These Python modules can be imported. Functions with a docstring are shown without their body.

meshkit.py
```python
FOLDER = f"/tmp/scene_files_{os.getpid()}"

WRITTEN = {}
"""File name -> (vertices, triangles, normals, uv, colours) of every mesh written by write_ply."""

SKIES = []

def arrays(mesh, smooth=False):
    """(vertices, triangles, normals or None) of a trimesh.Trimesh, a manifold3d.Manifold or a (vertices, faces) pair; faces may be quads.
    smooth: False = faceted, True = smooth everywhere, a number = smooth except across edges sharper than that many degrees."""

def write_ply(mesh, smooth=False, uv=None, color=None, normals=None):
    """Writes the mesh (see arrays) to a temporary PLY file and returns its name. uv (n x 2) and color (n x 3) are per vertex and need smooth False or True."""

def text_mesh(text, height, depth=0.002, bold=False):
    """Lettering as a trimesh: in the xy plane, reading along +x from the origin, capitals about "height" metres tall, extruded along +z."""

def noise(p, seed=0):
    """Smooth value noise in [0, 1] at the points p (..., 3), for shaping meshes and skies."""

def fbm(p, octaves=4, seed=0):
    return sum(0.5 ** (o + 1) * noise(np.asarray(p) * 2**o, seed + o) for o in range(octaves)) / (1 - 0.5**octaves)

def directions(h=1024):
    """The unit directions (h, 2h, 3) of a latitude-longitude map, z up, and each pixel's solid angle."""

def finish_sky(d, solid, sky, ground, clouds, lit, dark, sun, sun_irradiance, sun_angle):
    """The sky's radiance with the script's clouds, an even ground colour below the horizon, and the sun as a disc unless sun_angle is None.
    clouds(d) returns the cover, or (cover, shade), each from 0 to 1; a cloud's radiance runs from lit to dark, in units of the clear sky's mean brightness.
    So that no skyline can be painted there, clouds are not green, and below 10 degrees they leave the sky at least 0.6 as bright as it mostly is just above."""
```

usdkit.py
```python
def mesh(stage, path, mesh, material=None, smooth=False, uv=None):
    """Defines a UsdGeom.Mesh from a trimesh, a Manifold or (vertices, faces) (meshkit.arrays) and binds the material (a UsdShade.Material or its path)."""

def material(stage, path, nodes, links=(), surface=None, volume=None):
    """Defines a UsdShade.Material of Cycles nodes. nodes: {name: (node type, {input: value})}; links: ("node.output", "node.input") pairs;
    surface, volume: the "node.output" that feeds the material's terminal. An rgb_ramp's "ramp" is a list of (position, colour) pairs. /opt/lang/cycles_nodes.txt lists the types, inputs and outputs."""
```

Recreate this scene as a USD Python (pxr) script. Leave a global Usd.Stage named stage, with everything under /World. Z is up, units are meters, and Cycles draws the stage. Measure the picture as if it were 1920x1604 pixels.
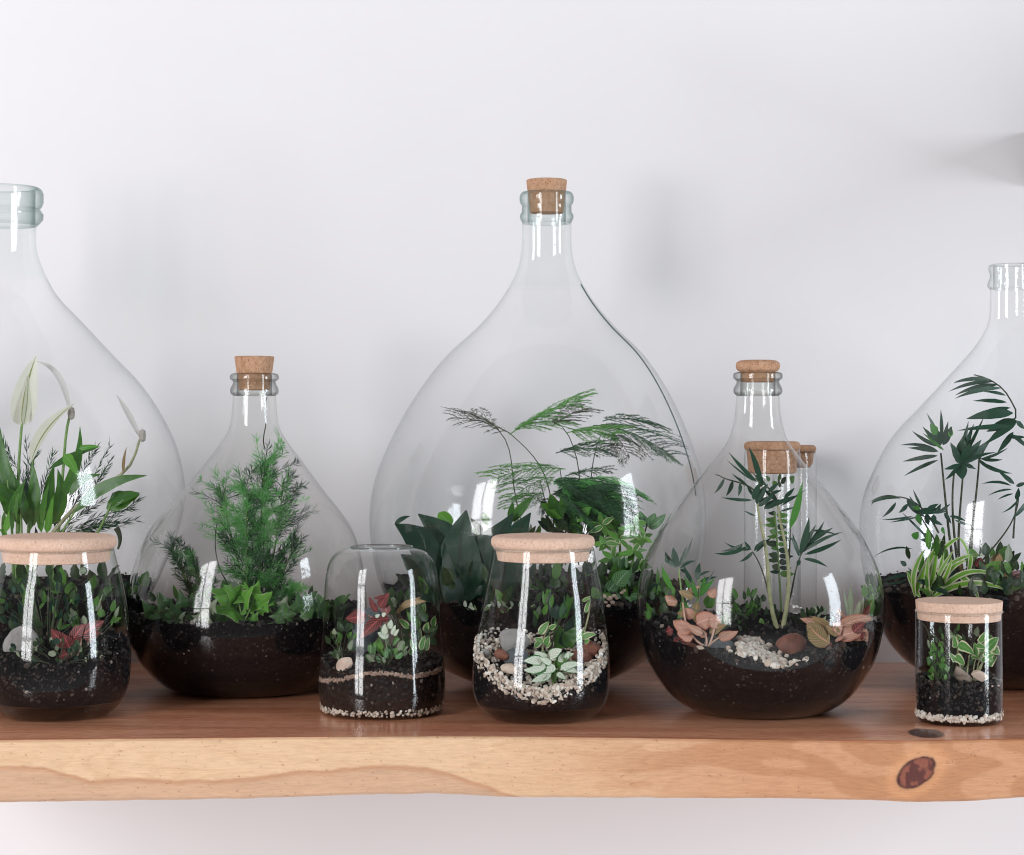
import math, numpy as np, trimesh, usdkit, meshkit
from pxr import Usd, UsdGeom, UsdLux, UsdShade, Gf, Sdf, Vt

stage = Usd.Stage.CreateInMemory()
UsdGeom.SetStageUpAxis(stage, 'Z'); UsdGeom.SetStageMetersPerUnit(stage, 1.0)
UsdGeom.Xform.Define(stage, '/World')
R = np.random.default_rng(11)
A = np.array

# ---------------------------------------------------------------- camera
F, H, CAM, HY, D = 3822.0, 0.27, -1.7, 775.0, 0.51      # focal length in photo pixels, eye height over the shelf, camera y, horizon row, wall y
cam = UsdGeom.Camera.Define(stage, '/World/camera')
cam.AddTranslateOp().Set(Gf.Vec3d(0, CAM, H)); cam.AddRotateXYZOp().Set(Gf.Vec3f(90, 0, 0))
cam.CreateHorizontalApertureAttr(36.0); cam.CreateVerticalApertureAttr(36.0 * 855 / 1024)
cam.CreateFocalLengthAttr(36.0 * F / 1920)
cam.CreateVerticalApertureOffsetAttr(-(802 - HY) * 36.0 / 1920)
cam.CreateClippingRangeAttr(Gf.Vec2f(0.05, 100))
cam.CreateExposureAttr(0.0)

# ---------------------------------------------------------------- light: two windows behind the camera and the room's soft bounce
def rect_light(name, centre, aim, w, h, radiance, color):
    l = UsdLux.RectLight.Define(stage, '/World/' + name)
    m = Gf.Matrix4d(); m.SetLookAt(Gf.Vec3d(*centre), Gf.Vec3d(*aim), Gf.Vec3d(0, 0, 1))
    l.AddTransformOp().Set(m.GetInverse())
    l.CreateWidthAttr(w); l.CreateHeightAttr(h); l.CreateIntensityAttr(radiance); l.CreateColorAttr(Gf.Vec3f(*color))
W1 = (0.98, 0.985, 1.0)
for k, x in enumerate((-3.87, -2.93)):
    for j, (z0, z1) in enumerate(((0.50, 2.85), (-0.53, 0.38))):
        rect_light(f'window_pane_light_{k*2+j+1:03d}', (x, -4.0, (z0 + z1) / 2), (x, 0, (z0 + z1) / 2), 0.80, z1 - z0, 18.5, W1)
for k, (y, w) in enumerate(((-1.05, 0.62),)):
    rect_light(f'side_window_light_{k+1:03d}', (2.7, y, 0.55), (0, y, 0.55), w, 1.7, 21.0, (0.84, 0.93, 1.0))
dome = UsdLux.DomeLight.Define(stage, '/World/room_light')
dome.CreateIntensityAttr(1.0)

def MAT(name, nodes, links, surface): return usdkit.material(stage, '/World/Looks/' + name, nodes, links, surface=surface)
M = {}
m_room = MAT('room_bounce', {'t': ('texture_coordinate', {}), 's': ('separate_xyz', {}), 'r': ('rgb_ramp', {'ramp': [(0, (1.75, 1.78, 1.86)), (.22, (1.4, 1.42, 1.46)), (.38, (.36, .34, .33)), (.5, (.20, .19, .19)), (.75, (.27, .27, .28)), (1, (.30, .30, .30))]}),
    'm': ('map_range', {'from_min': -1, 'from_max': 1}), 'b': ('background_shader', {'strength': 0.62})},
    [('t.generated', 's.vector'), ('s.z', 'm.value'), ('m.result', 'r.fac'), ('r.color', 'b.color')], 'b.background')
UsdShade.MaterialBindingAPI.Apply(dome.GetPrim()).Bind(m_room)

# ---------------------------------------------------------------- helpers
used = {}
def fresh(parent, name):
    n = used.get((parent, name), 0); used[(parent, name)] = n + 1
    return f'{parent}/{name}' + (f'_{n:03d}' if n else '')
org = {'/World': np.zeros(3)}
def thing(name, label, cat, loc=(0, 0, 0), group=None, kind=None):
    p = fresh('/World', name)
    x = UsdGeom.Xform.Define(stage, p); x.AddTranslateOp().Set(Gf.Vec3d(*map(float, loc)))
    org[p] = A(loc, float); tag(x.GetPrim(), label, cat, group, kind)
    return p
def tag(pr, label, cat=None, group=None, kind=None):
    for k, v in (('label', label), ('category', cat), ('group', group), ('kind', kind)):
        if v: pr.SetCustomDataByKey(k, v)
def part(parent, name, mesh, mat, smooth=40, uv=None, label=None, col=None):
    """one Mesh prim below parent; mesh is in world coordinates"""
    p = fresh(parent, name)
    if isinstance(mesh, trimesh.Trimesh): v, f = A(mesh.vertices), A(mesh.faces)
    else: v, f = A(mesh[0], float), A(mesh[1], int)
    o = org.get(parent, None)
    if o is None: o = org[parent.rsplit('/', 1)[0]]
    org[p] = o
    m = usdkit.mesh(stage, p, (v - o, f), mat, smooth=smooth, uv=uv)
    if col is not None:
        UsdGeom.PrimvarsAPI(m).CreatePrimvar('tone', Sdf.ValueTypeNames.Color3fArray, 'vertex').Set(Vt.Vec3fArray.FromNumpy(A(col, np.float32)))
    if label: m.GetPrim().SetCustomDataByKey('label', label)
    return p
def solo(name, mesh, mat, label, cat, group=None, kind=None, **k):
    v = A(mesh.vertices if isinstance(mesh, trimesh.Trimesh) else mesh[0], float)
    p = fresh('/World', name); o = A([v[:, 0].mean(), v[:, 1].mean(), v[:, 2].min()])
    f = mesh.faces if isinstance(mesh, trimesh.Trimesh) else mesh[1]
    if not isinstance(mesh, trimesh.Trimesh) and len(mesh) > 2: k = {**k, 'smooth': False, 'uv': mesh[2]}
    m = usdkit.mesh(stage, p, (v - o, f), mat, **{'smooth': 40, **k}); UsdGeom.XformCommonAPI(m).SetTranslate(Gf.Vec3d(*map(float, o)))
    tag(m.GetPrim(), label, cat, group, kind); return p

def nz(v): return v / max(np.linalg.norm(v), 1e-9)
def P(px, py, y): d = y - CAM; return A([(px - 960) * d / F, y, H - (py - HY) * d / F])
def join(ms):
    vs, fs, us, n = [], [], [], 0
    for m in ms:
        vs.append(m[0]); fs.append(A(m[1]) + n); n += len(m[0])
        if len(m) > 2: us.append(m[2])
    return (np.vstack(vs), np.vstack(fs)) + ((np.vstack(us),) if us else ())
def curve(pts, n=10):
    """smooth curve through the points"""
    from scipy.interpolate import CubicSpline
    p = A(pts, float)
    if len(p) == 2: return p[0] + np.linspace(0, 1, n)[:, None] * (p[1] - p[0])
    t = np.r_[0, np.cumsum(np.linalg.norm(np.diff(p, axis=0), axis=1))]
    return CubicSpline(t, p)(np.linspace(0, t[-1], n))
def tube(pts, r0, r1=None, k=6):
    p = A(pts, float); n = len(p); r = np.linspace(r0, r0 if r1 is None else r1, n)
    t = np.gradient(p, axis=0); t /= np.maximum(np.linalg.norm(t, axis=1, keepdims=True), 1e-9)
    ref = A([0, 1., 0]) if abs(t[0] @ A([0, 1., 0])) < .9 else A([1., 0, 0])
    a = np.cross(t, ref); a /= np.maximum(np.linalg.norm(a, axis=1, keepdims=True), 1e-9); b = np.cross(t, a)
    th = np.arange(k) / k * 2 * np.pi
    v = (p[:, None] + r[:, None, None] * (np.cos(th)[None, :, None] * a[:, None] + np.sin(th)[None, :, None] * b[:, None])).reshape(-1, 3)
    f = []
    for i in range(n - 1):
        for j in range(k):
            q = [i*k+j, i*k+(j+1)%k, (i+1)*k+(j+1)%k, (i+1)*k+j]; f += [[q[0], q[1], q[2]], [q[0], q[2], q[3]]]
    v = np.vstack([v, p[0], p[-1]]); c = n * k
    for j in range(k): f += [[c, (j+1) % k, j], [c+1, (n-1)*k+j, (n-1)*k+(j+1) % k]]
    return v, A(f)
def grid_faces(a, b, wrap=False):
    i, j = np.meshgrid(np.arange(a - 1), np.arange(b if wrap else b - 1), indexing='ij'); j2 = (j + 1) % b
    q = np.stack([i*b+j, i*b+j2, (i+1)*b+j2, (i+1)*b+j], -1).reshape(-1, 4)
    return np.vstack([q[:, [0, 1, 2]], q[:, [0, 2, 3]]])
def lathe(prof, centre, n=96, shift=None, close=False, wob=0, seed=0):
    """surface of revolution of (radius, z); shift(z) moves the axis sideways; close caps both ends"""
    pr = A(prof, float); th = np.arange(n) / n * 2 * np.pi
    r, z = pr[:, 0][:, None], pr[:, 1][:, None]
    if wob: r = r * (1 + wob * (meshkit.fbm(np.stack(np.broadcast_arrays(np.cos(th)[None] * 1.6, np.sin(th)[None] * 1.6, z * 12), -1), 2, seed) - .5))
    s = 0 if shift is None else shift(z)
    v = np.stack(np.broadcast_arrays(centre[0] + s + r * np.cos(th), centre[1] + r * np.sin(th), centre[2] + z), -1).reshape(-1, 3)
    f = grid_faces(len(pr), n, True)
    if close:
        c = len(v); v = np.vstack([v, v[:n].mean(0), v[-n:].mean(0)]); k = np.arange(n); k2 = (k + 1) % n; b = (len(pr) - 1) * n
        f = np.vstack([f, np.stack([np.full(n, c), k2, k], 1), np.stack([np.full(n, c + 1), b + k, b + k2], 1)])
    return v, f
def resample(prof, n):
    """smooth (radius, z) profile by monotone interpolation along its length"""
    from scipy.interpolate import PchipInterpolator
    p = A(prof, float); t = np.r_[0, np.cumsum(np.linalg.norm(np.diff(p, axis=0), axis=1))]; s = np.linspace(0, t[-1], n)
    q = np.stack([PchipInterpolator(t, p[:, 0])(s), PchipInterpolator(t, p[:, 1])(s)], 1)
    from scipy.ndimage import gaussian_filter1d
    q2 = gaussian_filter1d(q, n / 90., axis=0, mode='nearest'); q2[0], q2[-1] = q[0], q[-1]
    return q2

# ---------------------------------------------------------------- materials
def glass_pane(name, tint, edge, power=5.0, rough=0.075):
    """a blown glass wall seen as one sheet: what passes is tinted more the longer its way through the wall, the rest is mirrored"""
    return MAT(name, {'lw': ('layer_weight', {'blend': .5}), 'p5': ('math', {'math_type': 'power', 'value2': 5.0}), 'fr': ('math', {'math_type': 'multiply_add', 'value2': .90, 'value3': .034, 'use_clamp': True}),
        'pe': ('math', {'math_type': 'power', 'value2': power}), 'mx': ('mix', {'color1': tint, 'color2': edge}),
        'g': ('geometry', {}), 'n': ('noise_texture', {'scale': 9, 'detail': 1.0}), 'bu': ('bump', {'strength': .02, 'distance': .02}),
        'tr': ('transparent_bsdf', {}), 'gl': ('glossy_bsdf', {'color': (1, 1, 1), 'roughness': rough}), 'mc': ('mix_closure', {})},
        [('lw.facing', 'p5.value1'), ('p5.value', 'fr.value1'), ('lw.facing', 'pe.value1'), ('pe.value', 'mx.fac'), ('mx.color', 'tr.color'),
         ('g.position', 'n.vector'), ('n.fac', 'bu.height'), ('bu.normal', 'gl.normal'),
         ('fr.value', 'mc.fac'), ('tr.BSDF', 'mc.closure1'), ('gl.BSDF', 'mc.closure2')], 'mc.closure')
M['glass_cool'] = glass_pane('clear_glass_cool', (.985, .989, .989), (.20, .24, .25), 7)
M['glass_warm'] = glass_pane('clear_glass_smoky', (.958, .955, .948), (.14, .15, .14), 7)
M['glass_jar'] = glass_pane('clear_glass_jar', (.982, .984, .982), (.36, .38, .38), 6)
M['glass_neck'] = glass_pane('neck_glass_green', (.962, .974, .971), (.62, .70, .69), 5)
M['glass_neck_warm'] = glass_pane('neck_glass_grey', (.955, .955, .948), (.52, .54, .52), 5)
def solid_glass(name, c, rough=0.0, clear=.32):
    return MAT(name, {'g': ('glass_bsdf', {'color': c, 'roughness': rough, 'IOR': 1.48}), 't': ('transparent_bsdf', {'color': c}), 'm': ('mix_closure', {'fac': clear})}, [('g.BSDF', 'm.closure1'), ('t.BSDF', 'm.closure2')], 'm.closure')
M['rim_clear'] = solid_glass('rim_glass_clear', (.95, .97, .97))
M['rim_green'] = glass_pane('rim_glass_green', (.965, .982, .978), (.06, .20, .18), 2.0); M['rim_grey'] = glass_pane('rim_glass_grey', (.96, .966, .955), (.04, .055, .05), 1.9); M['rim_pale'] = glass_pane('rim_glass_pale', (.975, .982, .98), (.34, .38, .38), 2.8)

def rough_mat(name, ramp, scale, detail=6, rough=.8, bump=.4, dist=.002, spec=.3, vor=None, speck=None, stretch=(1, 1, 1)):
    nodes = {'g': ('geometry', {}), 'mp': ('mapping', {'scale': stretch}), 'n': ('noise_texture', {'scale': scale, 'detail': detail, 'roughness': .65}), 'r': ('rgb_ramp', {'ramp': ramp}),
             'b': ('bump', {'strength': bump, 'distance': dist}), 'p': ('principled_bsdf', {'roughness': rough, 'specular_ior_level': spec})}
    links = [('g.position', 'mp.vector'), ('mp.vector', 'n.vector'), ('n.fac', 'r.fac'), ('n.fac', 'b.height'), ('b.normal', 'p.normal')]
    out = 'r.color'
    for i, (sc, lo, hi, c) in enumerate(speck or []):
        nodes |= {f'v{i}': ('voronoi_texture', {'scale': sc}), f'm{i}': ('map_range', {'from_min': lo, 'from_max': hi, 'to_min': 1, 'to_max': 0, 'clamp': True}), f'x{i}': ('mix', {'color2': c}),
                  f'w{i}': ('separate_color', {}), f'k{i}': ('math', {'math_type': 'greater_than', 'value2': .55}), f'q{i}': ('math', {'math_type': 'multiply'})}
        links += [('g.position', f'v{i}.vector'), (f'v{i}.distance', f'm{i}.value'), (f'v{i}.color', f'w{i}.color'), (f'w{i}.r', f'k{i}.value1'), (f'k{i}.value', f'q{i}.value1'), (f'm{i}.result', f'q{i}.value2'), (f'q{i}.value', f'x{i}.fac'), (out, f'x{i}.color1')]
        out = f'x{i}.color'
    return MAT(name, nodes, links + [(out, 'p.base_color')], 'p.BSDF')
M['wall'] = rough_mat('white_wall_paint', [(.3, (.735, .708, .722)), (.7, (.765, .738, .752))], 2.2, 8, .75, .12, .0015)
CORK = [(.25, (.30, .145, .075)), (.42, (.44, .245, .145)), (.6, (.52, .31, .20)), (.8, (.60, .38, .26))]
M['cork'] = rough_mat('cork', CORK, 260, 6, .85, .5, .0012, .2, speck=[(420, .1, .35, (.22, .09, .045)), (230, .05, .22, (.66, .46, .33))])
M['cork_pale'] = rough_mat('pale_cork', [(.25, (.56, .35, .25)), (.45, (.68, .46, .35)), (.65, (.74, .53, .42)), (.85, (.78, .58, .48))], 380, 5, .85, .35, .0008, .2, speck=[(520, .08, .26, (.36, .18, .11)), (210, .03, .16, (.30, .15, .09)), (300, .03, .2, (.86, .70, .58))])
M['soil'] = rough_mat('black_potting_soil', [(.35, (.004, .004, .006)), (.6, (.011, .0095, .0105)), (.8, (.042, .030, .025))], 230, 8, .9, 1, .004, .08, speck=[(190, .02, .12, (.035, .024, .02))])
M['soil_brown'] = rough_mat('brown_potting_soil', [(.35, (.014, .010, .009)), (.6, (.035, .022, .018)), (.8, (.075, .045, .034))], 260, 8, .9, 1, .004, .08, speck=[(260, .02, .2, (.13, .09, .07))])
M['soil_low'] = rough_mat('drainage_soil', [(.35, (.008, .007, .007)), (.6, (.020, .014, .012)), (.8, (.045, .030, .023))], 300, 8, .9, 1, .003, .08, speck=[(300, .02, .2, (.13, .075, .05))])
M['moss'] = rough_mat('dark_moss', [(.3, (.006, .012, .008)), (.6, (.016, .03, .014)), (.85, (.05, .075, .03))], 420, 8, .95, 1, .004, .1)
def pebbles_mat(name, ramp): return MAT(name, {'g': ('geometry', {}), 'uv': ('attribute', {'attribute': 'st'}), 'sx': ('separate_xyz', {}), 'r': ('rgb_ramp', {'ramp': ramp}), 'n': ('noise_texture', {'scale': 700, 'detail': 3}), 'm': ('mix', {'mix_type': 'multiply', 'fac': .35}), 'r2': ('rgb_ramp', {'ramp': [(.3, (.5, .5, .5)), (.7, (1, 1, 1))]}), 'p': ('principled_bsdf', {'roughness': .7})},
    [('uv.vector', 'sx.vector'), ('sx.x', 'r.fac'), ('g.position', 'n.vector'), ('n.fac', 'r2.fac'), ('r.color', 'm.color1'), ('r2.color', 'm.color2'), ('m.color', 'p.base_color')], 'p.BSDF')
M['gravel'] = pebbles_mat('mixed_gravel', [(0, (.22, .16, .13)), (.15, (.70, .60, .50)), (.35, (.42, .37, .31)), (.5, (.86, .81, .72)), (.65, (.50, .36, .28)), (.8, (.78, .71, .62)), (1, (.92, .90, .85))])
M['gravel_pale'] = pebbles_mat('pale_gravel', [(0, (.62, .52, .44)), (.3, (.80, .74, .66)), (.6, (.55, .42, .34)), (.8, (.85, .82, .76)), (1, (.6, .56, .5))])
M['crumbs'] = pebbles_mat('soil_crumbs', [(0, (.004, .004, .006)), (.55, (.013, .010, .010)), (.88, (.045, .029, .022)), (.97, (.10, .07, .055)), (1, (.34, .30, .26))])
M['slate'] = rough_mat('grey_slate', [(.3, (.055, .065, .072)), (.6, (.11, .125, .135)), (.8, (.17, .19, .20))], 60, 7, .7, .6, .002, .3, stretch=(1, 1, 3))
M['grey_stone'] = rough_mat('grey_stone', [(.3, (.20, .19, .18)), (.6, (.33, .32, .31)), (.8, (.46, .44, .42))], 70, 7, .8, .6, .002, .3)
M['red_stone'] = rough_mat('red_brown_stone', [(.3, (.09, .03, .02)), (.55, (.20, .075, .05)), (.75, (.34, .15, .10))], 55, 7, .65, .5, .002, .35)
M['pale_stone'] = rough_mat('pale_pink_stone', [(.3, (.45, .33, .26)), (.6, (.62, .50, .42)), (.8, (.74, .64, .56))], 90, 6, .8, .5, .0015, .3)
M['bark'] = rough_mat('driftwood', [(.3, (.20, .15, .12)), (.6, (.36, .29, .24)), (.8, (.48, .40, .34))], 60, 7, .85, .8, .002, .2, stretch=(.5, 1, 3))

def leaf_mat(name, c0, c1, mid=None, vein=None, nv=9, slant=4.0, vw=.10, edge=None, edge_at=.7, edge_n=.25, blotch=None, rough=.42, trans=.28, midw=.07):
    """leaf colours laid over the blade: u across, v along"""
    n = {'uv': ('attribute', {'attribute': 'st'}), 's': ('separate_xyz', {}), 'a1': ('math', {'math_type': 'multiply_add', 'value2': 2, 'value3': -1}), 'a': ('math', {'math_type': 'absolute'}),
         'o': ('object_info', {}), 'g': ('geometry', {}), 'n': ('noise_texture', {'scale': 160, 'detail': 4}), 'ad': ('math', {'math_type': 'multiply_add', 'value2': .55}), 'hf': ('math', {'math_type': 'multiply', 'value2': .5}),
         'c': ('mix', {'color1': c0, 'color2': c1}), 'p': ('principled_bsdf', {'roughness': rough, 'specular_ior_level': .32}), 't': ('translucent_bsdf', {}), 'mc': ('mix_closure', {'fac': trans}),
         'bu': ('bump', {'strength': .25, 'distance': .001})}
    l = [('uv.vector', 's.vector'), ('s.x', 'a1.value1'), ('a1.value', 'a.value1'), ('g.position', 'n.vector'), ('o.random', 'hf.value1'), ('n.fac', 'ad.value1'), ('hf.value', 'ad.value3'), ('ad.value', 'c.fac'), ('n.fac', 'bu.height'), ('bu.normal', 'p.normal')]
    out = 'c.color'
    def over(tag_, fac, col):
        nonlocal out
        n[tag_] = ('mix', {'color2': col}); l.extend([(out, tag_ + '.color1'), (fac, tag_ + '.fac')]); out = tag_ + '.color'
    if vein:
        n.update({'k': ('math', {'math_type': 'multiply', 'value2': -slant}), 'w': ('math', {'math_type': 'multiply_add', 'value2': nv}), 'nz': ('math', {'math_type': 'multiply_add', 'value2': .35}), 'fr': ('math', {'math_type': 'fraction'}), 'fs': ('math', {'math_type': 'subtract', 'value2': .5}), 'fa': ('math', {'math_type': 'absolute'}),
                  'fm': ('map_range', {'from_min': vw, 'from_max': vw + .10, 'to_min': 1, 'to_max': 0, 'clamp': True})})
        l += [('a.value', 'k.value1'), ('s.y', 'w.value1'), ('k.value', 'w.value3'), ('n.fac', 'nz.value1'), ('w.value', 'nz.value3'), ('nz.value', 'fr.value1'), ('fr.value', 'fs.value1'), ('fs.value', 'fa.value1'), ('fa.value', 'fm.value')]
        over('xv', 'fm.result', vein)
    if blotch:
        n.update({'vb': ('noise_texture', {'scale': 260, 'detail': 2}), 'mb': ('map_range', {'from_min': .5, 'from_max': .56, 'clamp': True})}); l += [('g.position', 'vb.vector'), ('vb.fac', 'mb.value')]
        over('xb', 'mb.result', blotch)
    if edge:
        n.update({'en': ('math', {'math_type': 'multiply_add', 'value2': edge_n}), 'em': ('map_range', {'from_min': edge_at + edge_n * .5, 'from_max': edge_at + edge_n * .5 + .08, 'clamp': True})}); l += [('n.fac', 'en.value1'), ('a.value', 'en.value3'), ('en.value', 'em.value')]
        over('xe', 'em.result', edge)
    if mid:
        n['mm'] = ('map_range', {'from_min': midw, 'from_max': midw + .07, 'to_min': 1, 'to_max': 0, 'clamp': True}); l.append(('a.value', 'mm.value'))
        over('xm', 'mm.result', mid)
    l += [(out, 'p.base_color'), (out, 't.color'), ('p.BSDF', 'mc.closure1'), ('t.BSDF', 'mc.closure2')]
    return MAT(name, n, l, 'mc.closure')
M['lily'] = leaf_mat('lily_leaf', (0.0306, 0.0936, 0.022), (0.0892, 0.239, 0.033), mid=(.05, .14, .05), rough=.35)
M['lily_bright'] = leaf_mat('lily_leaf_young', (0.0675, 0.234, 0.03), (0.15, 0.39, 0.05), mid=(.16, .36, .10), rough=.35)
M['dark_broad'] = leaf_mat('broad_dark_leaf', (0.0072, 0.0224, 0.0144), (0.0168, 0.056, 0.0312), mid=(.012, .03, .02), rough=.45, trans=.12)
M['spathe'] = leaf_mat('white_spathe', (.62, .63, .52), (.80, .80, .70), mid=(.26, .30, .10), rough=.5, trans=.4)
M['spathe_thin'] = leaf_mat('faded_spathe', (.60, .58, .56), (.74, .73, .70), rough=.5, trans=.4)
M['palm'] = leaf_mat('palm_leaf', (0.0125, 0.039, 0.025), (0.0225, 0.075, 0.04), mid=(.02, .06, .035), rough=.4, trans=.15)
M['palm_bright'] = leaf_mat('palm_leaf_young', (0.034, 0.128, 0.025), (0.085, 0.285, 0.04), mid=(.06, .2, .06), rough=.4)
M['spider'] = leaf_mat('striped_leaf', (0.12, 0.325, 0.035), (0.24, 0.475, 0.06), edge=(.62, .62, .44), edge_at=.52, edge_n=.15, rough=.4)
M['ivy'] = leaf_mat('ivy_leaf', (0.0725, 0.261, 0.035), (0.193, 0.468, 0.06), vein=(.16, .36, .10), nv=5, slant=2.2, vw=.03, mid=(.2, .42, .14), midw=.03, edge=(.42, .50, .28), edge_at=.82, rough=.4)
M['ivy_dark'] = leaf_mat('ivy_leaf_dark', (0.0381, 0.106, 0.0312), (0.0833, 0.189, 0.052), vein=(.05, .10, .06), nv=5, slant=2.2, vw=.04, mid=(.07, .13, .08), midw=.03, edge=(.16, .20, .14), edge_at=.85, rough=.4, trans=.15)
M['varieg'] = leaf_mat('variegated_leaf', (0.0544, 0.197, 0.0396), (0.136, 0.333, 0.0693), edge=(.62, .62, .42), edge_at=.66, edge_n=.5, mid=(.2, .36, .14), midw=.03, rough=.4)
M['fit_red'] = leaf_mat('red_veined_leaf', (.030, .020, .016), (.075, .030, .028), vein=(.42, .07, .075), nv=7, slant=2.6, vw=.09, mid=(.45, .09, .09), midw=.05, rough=.45, trans=.15)
M['fit_pink'] = leaf_mat('pink_veined_leaf', (.22, .16, .07), (.56, .31, .24), vein=(.74, .36, .30), nv=8, slant=3, vw=.08, mid=(.70, .42, .36), midw=.03, edge=(.40, .14, .10), edge_at=.80, rough=.5, trans=.15)
M['fit_olive'] = leaf_mat('olive_veined_leaf', (.12, .13, .035), (.27, .21, .09), vein=(.46, .22, .14), nv=8, slant=3, vw=.07, mid=(.5, .26, .18), midw=.04, rough=.5, trans=.15)
M['fit_white'] = leaf_mat('white_splashed_leaf', (.66, .72, .60), (.80, .84, .74), vein=(.07, .22, .08), nv=6, slant=2.4, vw=.04, edge=(.06, .20, .06), edge_at=.78, edge_n=.3, rough=.45, trans=.2)
M['fit_green'] = leaf_mat('white_veined_leaf', (0.036, 0.128, 0.039), (0.09, 0.255, 0.065), vein=(.30, .40, .30), nv=8, slant=3, vw=.04, mid=(.34, .46, .34), midw=.03, rough=.45, trans=.15)
M['small'] = leaf_mat('small_leaf', (0.045, 0.137, 0.0263), (0.135, 0.31, 0.0524), mid=(.10, .22, .09), rough=.4)
M['small_dark'] = leaf_mat('small_leaf_dark', (0.016, 0.0368, 0.0137), (0.0399, 0.0769, 0.0255), mid=(.04, .07, .04), rough=.45, trans=.12)
M['grey_leaf'] = leaf_mat('grey_green_leaf', (0.144, 0.192, 0.121), (0.312, 0.36, 0.242), mid=(.30, .34, .26), rough=.5, trans=.15)
def plain_leaf(name, ramp, trans=.25):
    return MAT(name, {'g': ('geometry', {}), 'n': ('noise_texture', {'scale': 26, 'detail': 2}), 'a': ('math', {'math_type': 'multiply_add', 'value2': .35}), 'h': ('math', {'math_type': 'multiply', 'value2': .75}), 'r': ('rgb_ramp', {'ramp': ramp}), 'p': ('principled_bsdf', {'roughness': .5}), 't': ('translucent_bsdf', {}), 'mc': ('mix_closure', {'fac': trans})},
        [('g.position', 'n.vector'), ('n.fac', 'h.value1'), ('g.random_per_island', 'a.value1'), ('h.value', 'a.value3'), ('a.value', 'r.fac'), ('r.color', 'p.base_color'), ('r.color', 't.color'), ('p.BSDF', 'mc.closure1'), ('t.BSDF', 'mc.closure2')], 'mc.closure')
M['fern'] = plain_leaf('fern_needles', [(.2, (.06, .24, .06)), (.42, (.20, .56, .17)), (.65, (.44, .78, .32))], .5)
M['fern_dark'] = plain_leaf('fern_needles_dark', [(.25, (.022, .06, .03)), (.55, (.05, .17, .06)), (.8, (.12, .32, .10))])
M['fern_plate'] = plain_leaf('fern_plate_needles', [(.2, (.05, .20, .04)), (.42, (.15, .42, .09)), (.65, (.34, .60, .16))], .5)
M['fern_dry'] = plain_leaf('fern_needles_dry', [(.25, (.05, .06, .03)), (.6, (.12, .13, .07)), (.9, (.22, .22, .13))])
M['stem_green'] = rough_mat('green_stem', [(.3, (.10, .20, .05)), (.7, (.20, .32, .10))], 120, 3, .5, .1)
M['stem_pale'] = rough_mat('pale_stem', [(.3, (.20, .22, .11)), (.7, (.36, .36, .21))], 120, 3, .5, .2)
M['stem_dark'] = rough_mat('dark_stem', [(.3, (.03, .04, .022)), (.7, (.07, .075, .04))], 120, 3, .6, .1)
M['stem_pink'] = rough_mat('pink_stem', [(.3, (.40, .24, .17)), (.7, (.60, .42, .34))], 120, 3, .6, .1)
M['spadix'] = rough_mat('dry_spadix', [(.3, (.30, .27, .24)), (.7, (.55, .50, .46))], 500, 4, .8, 1, .002)

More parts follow.
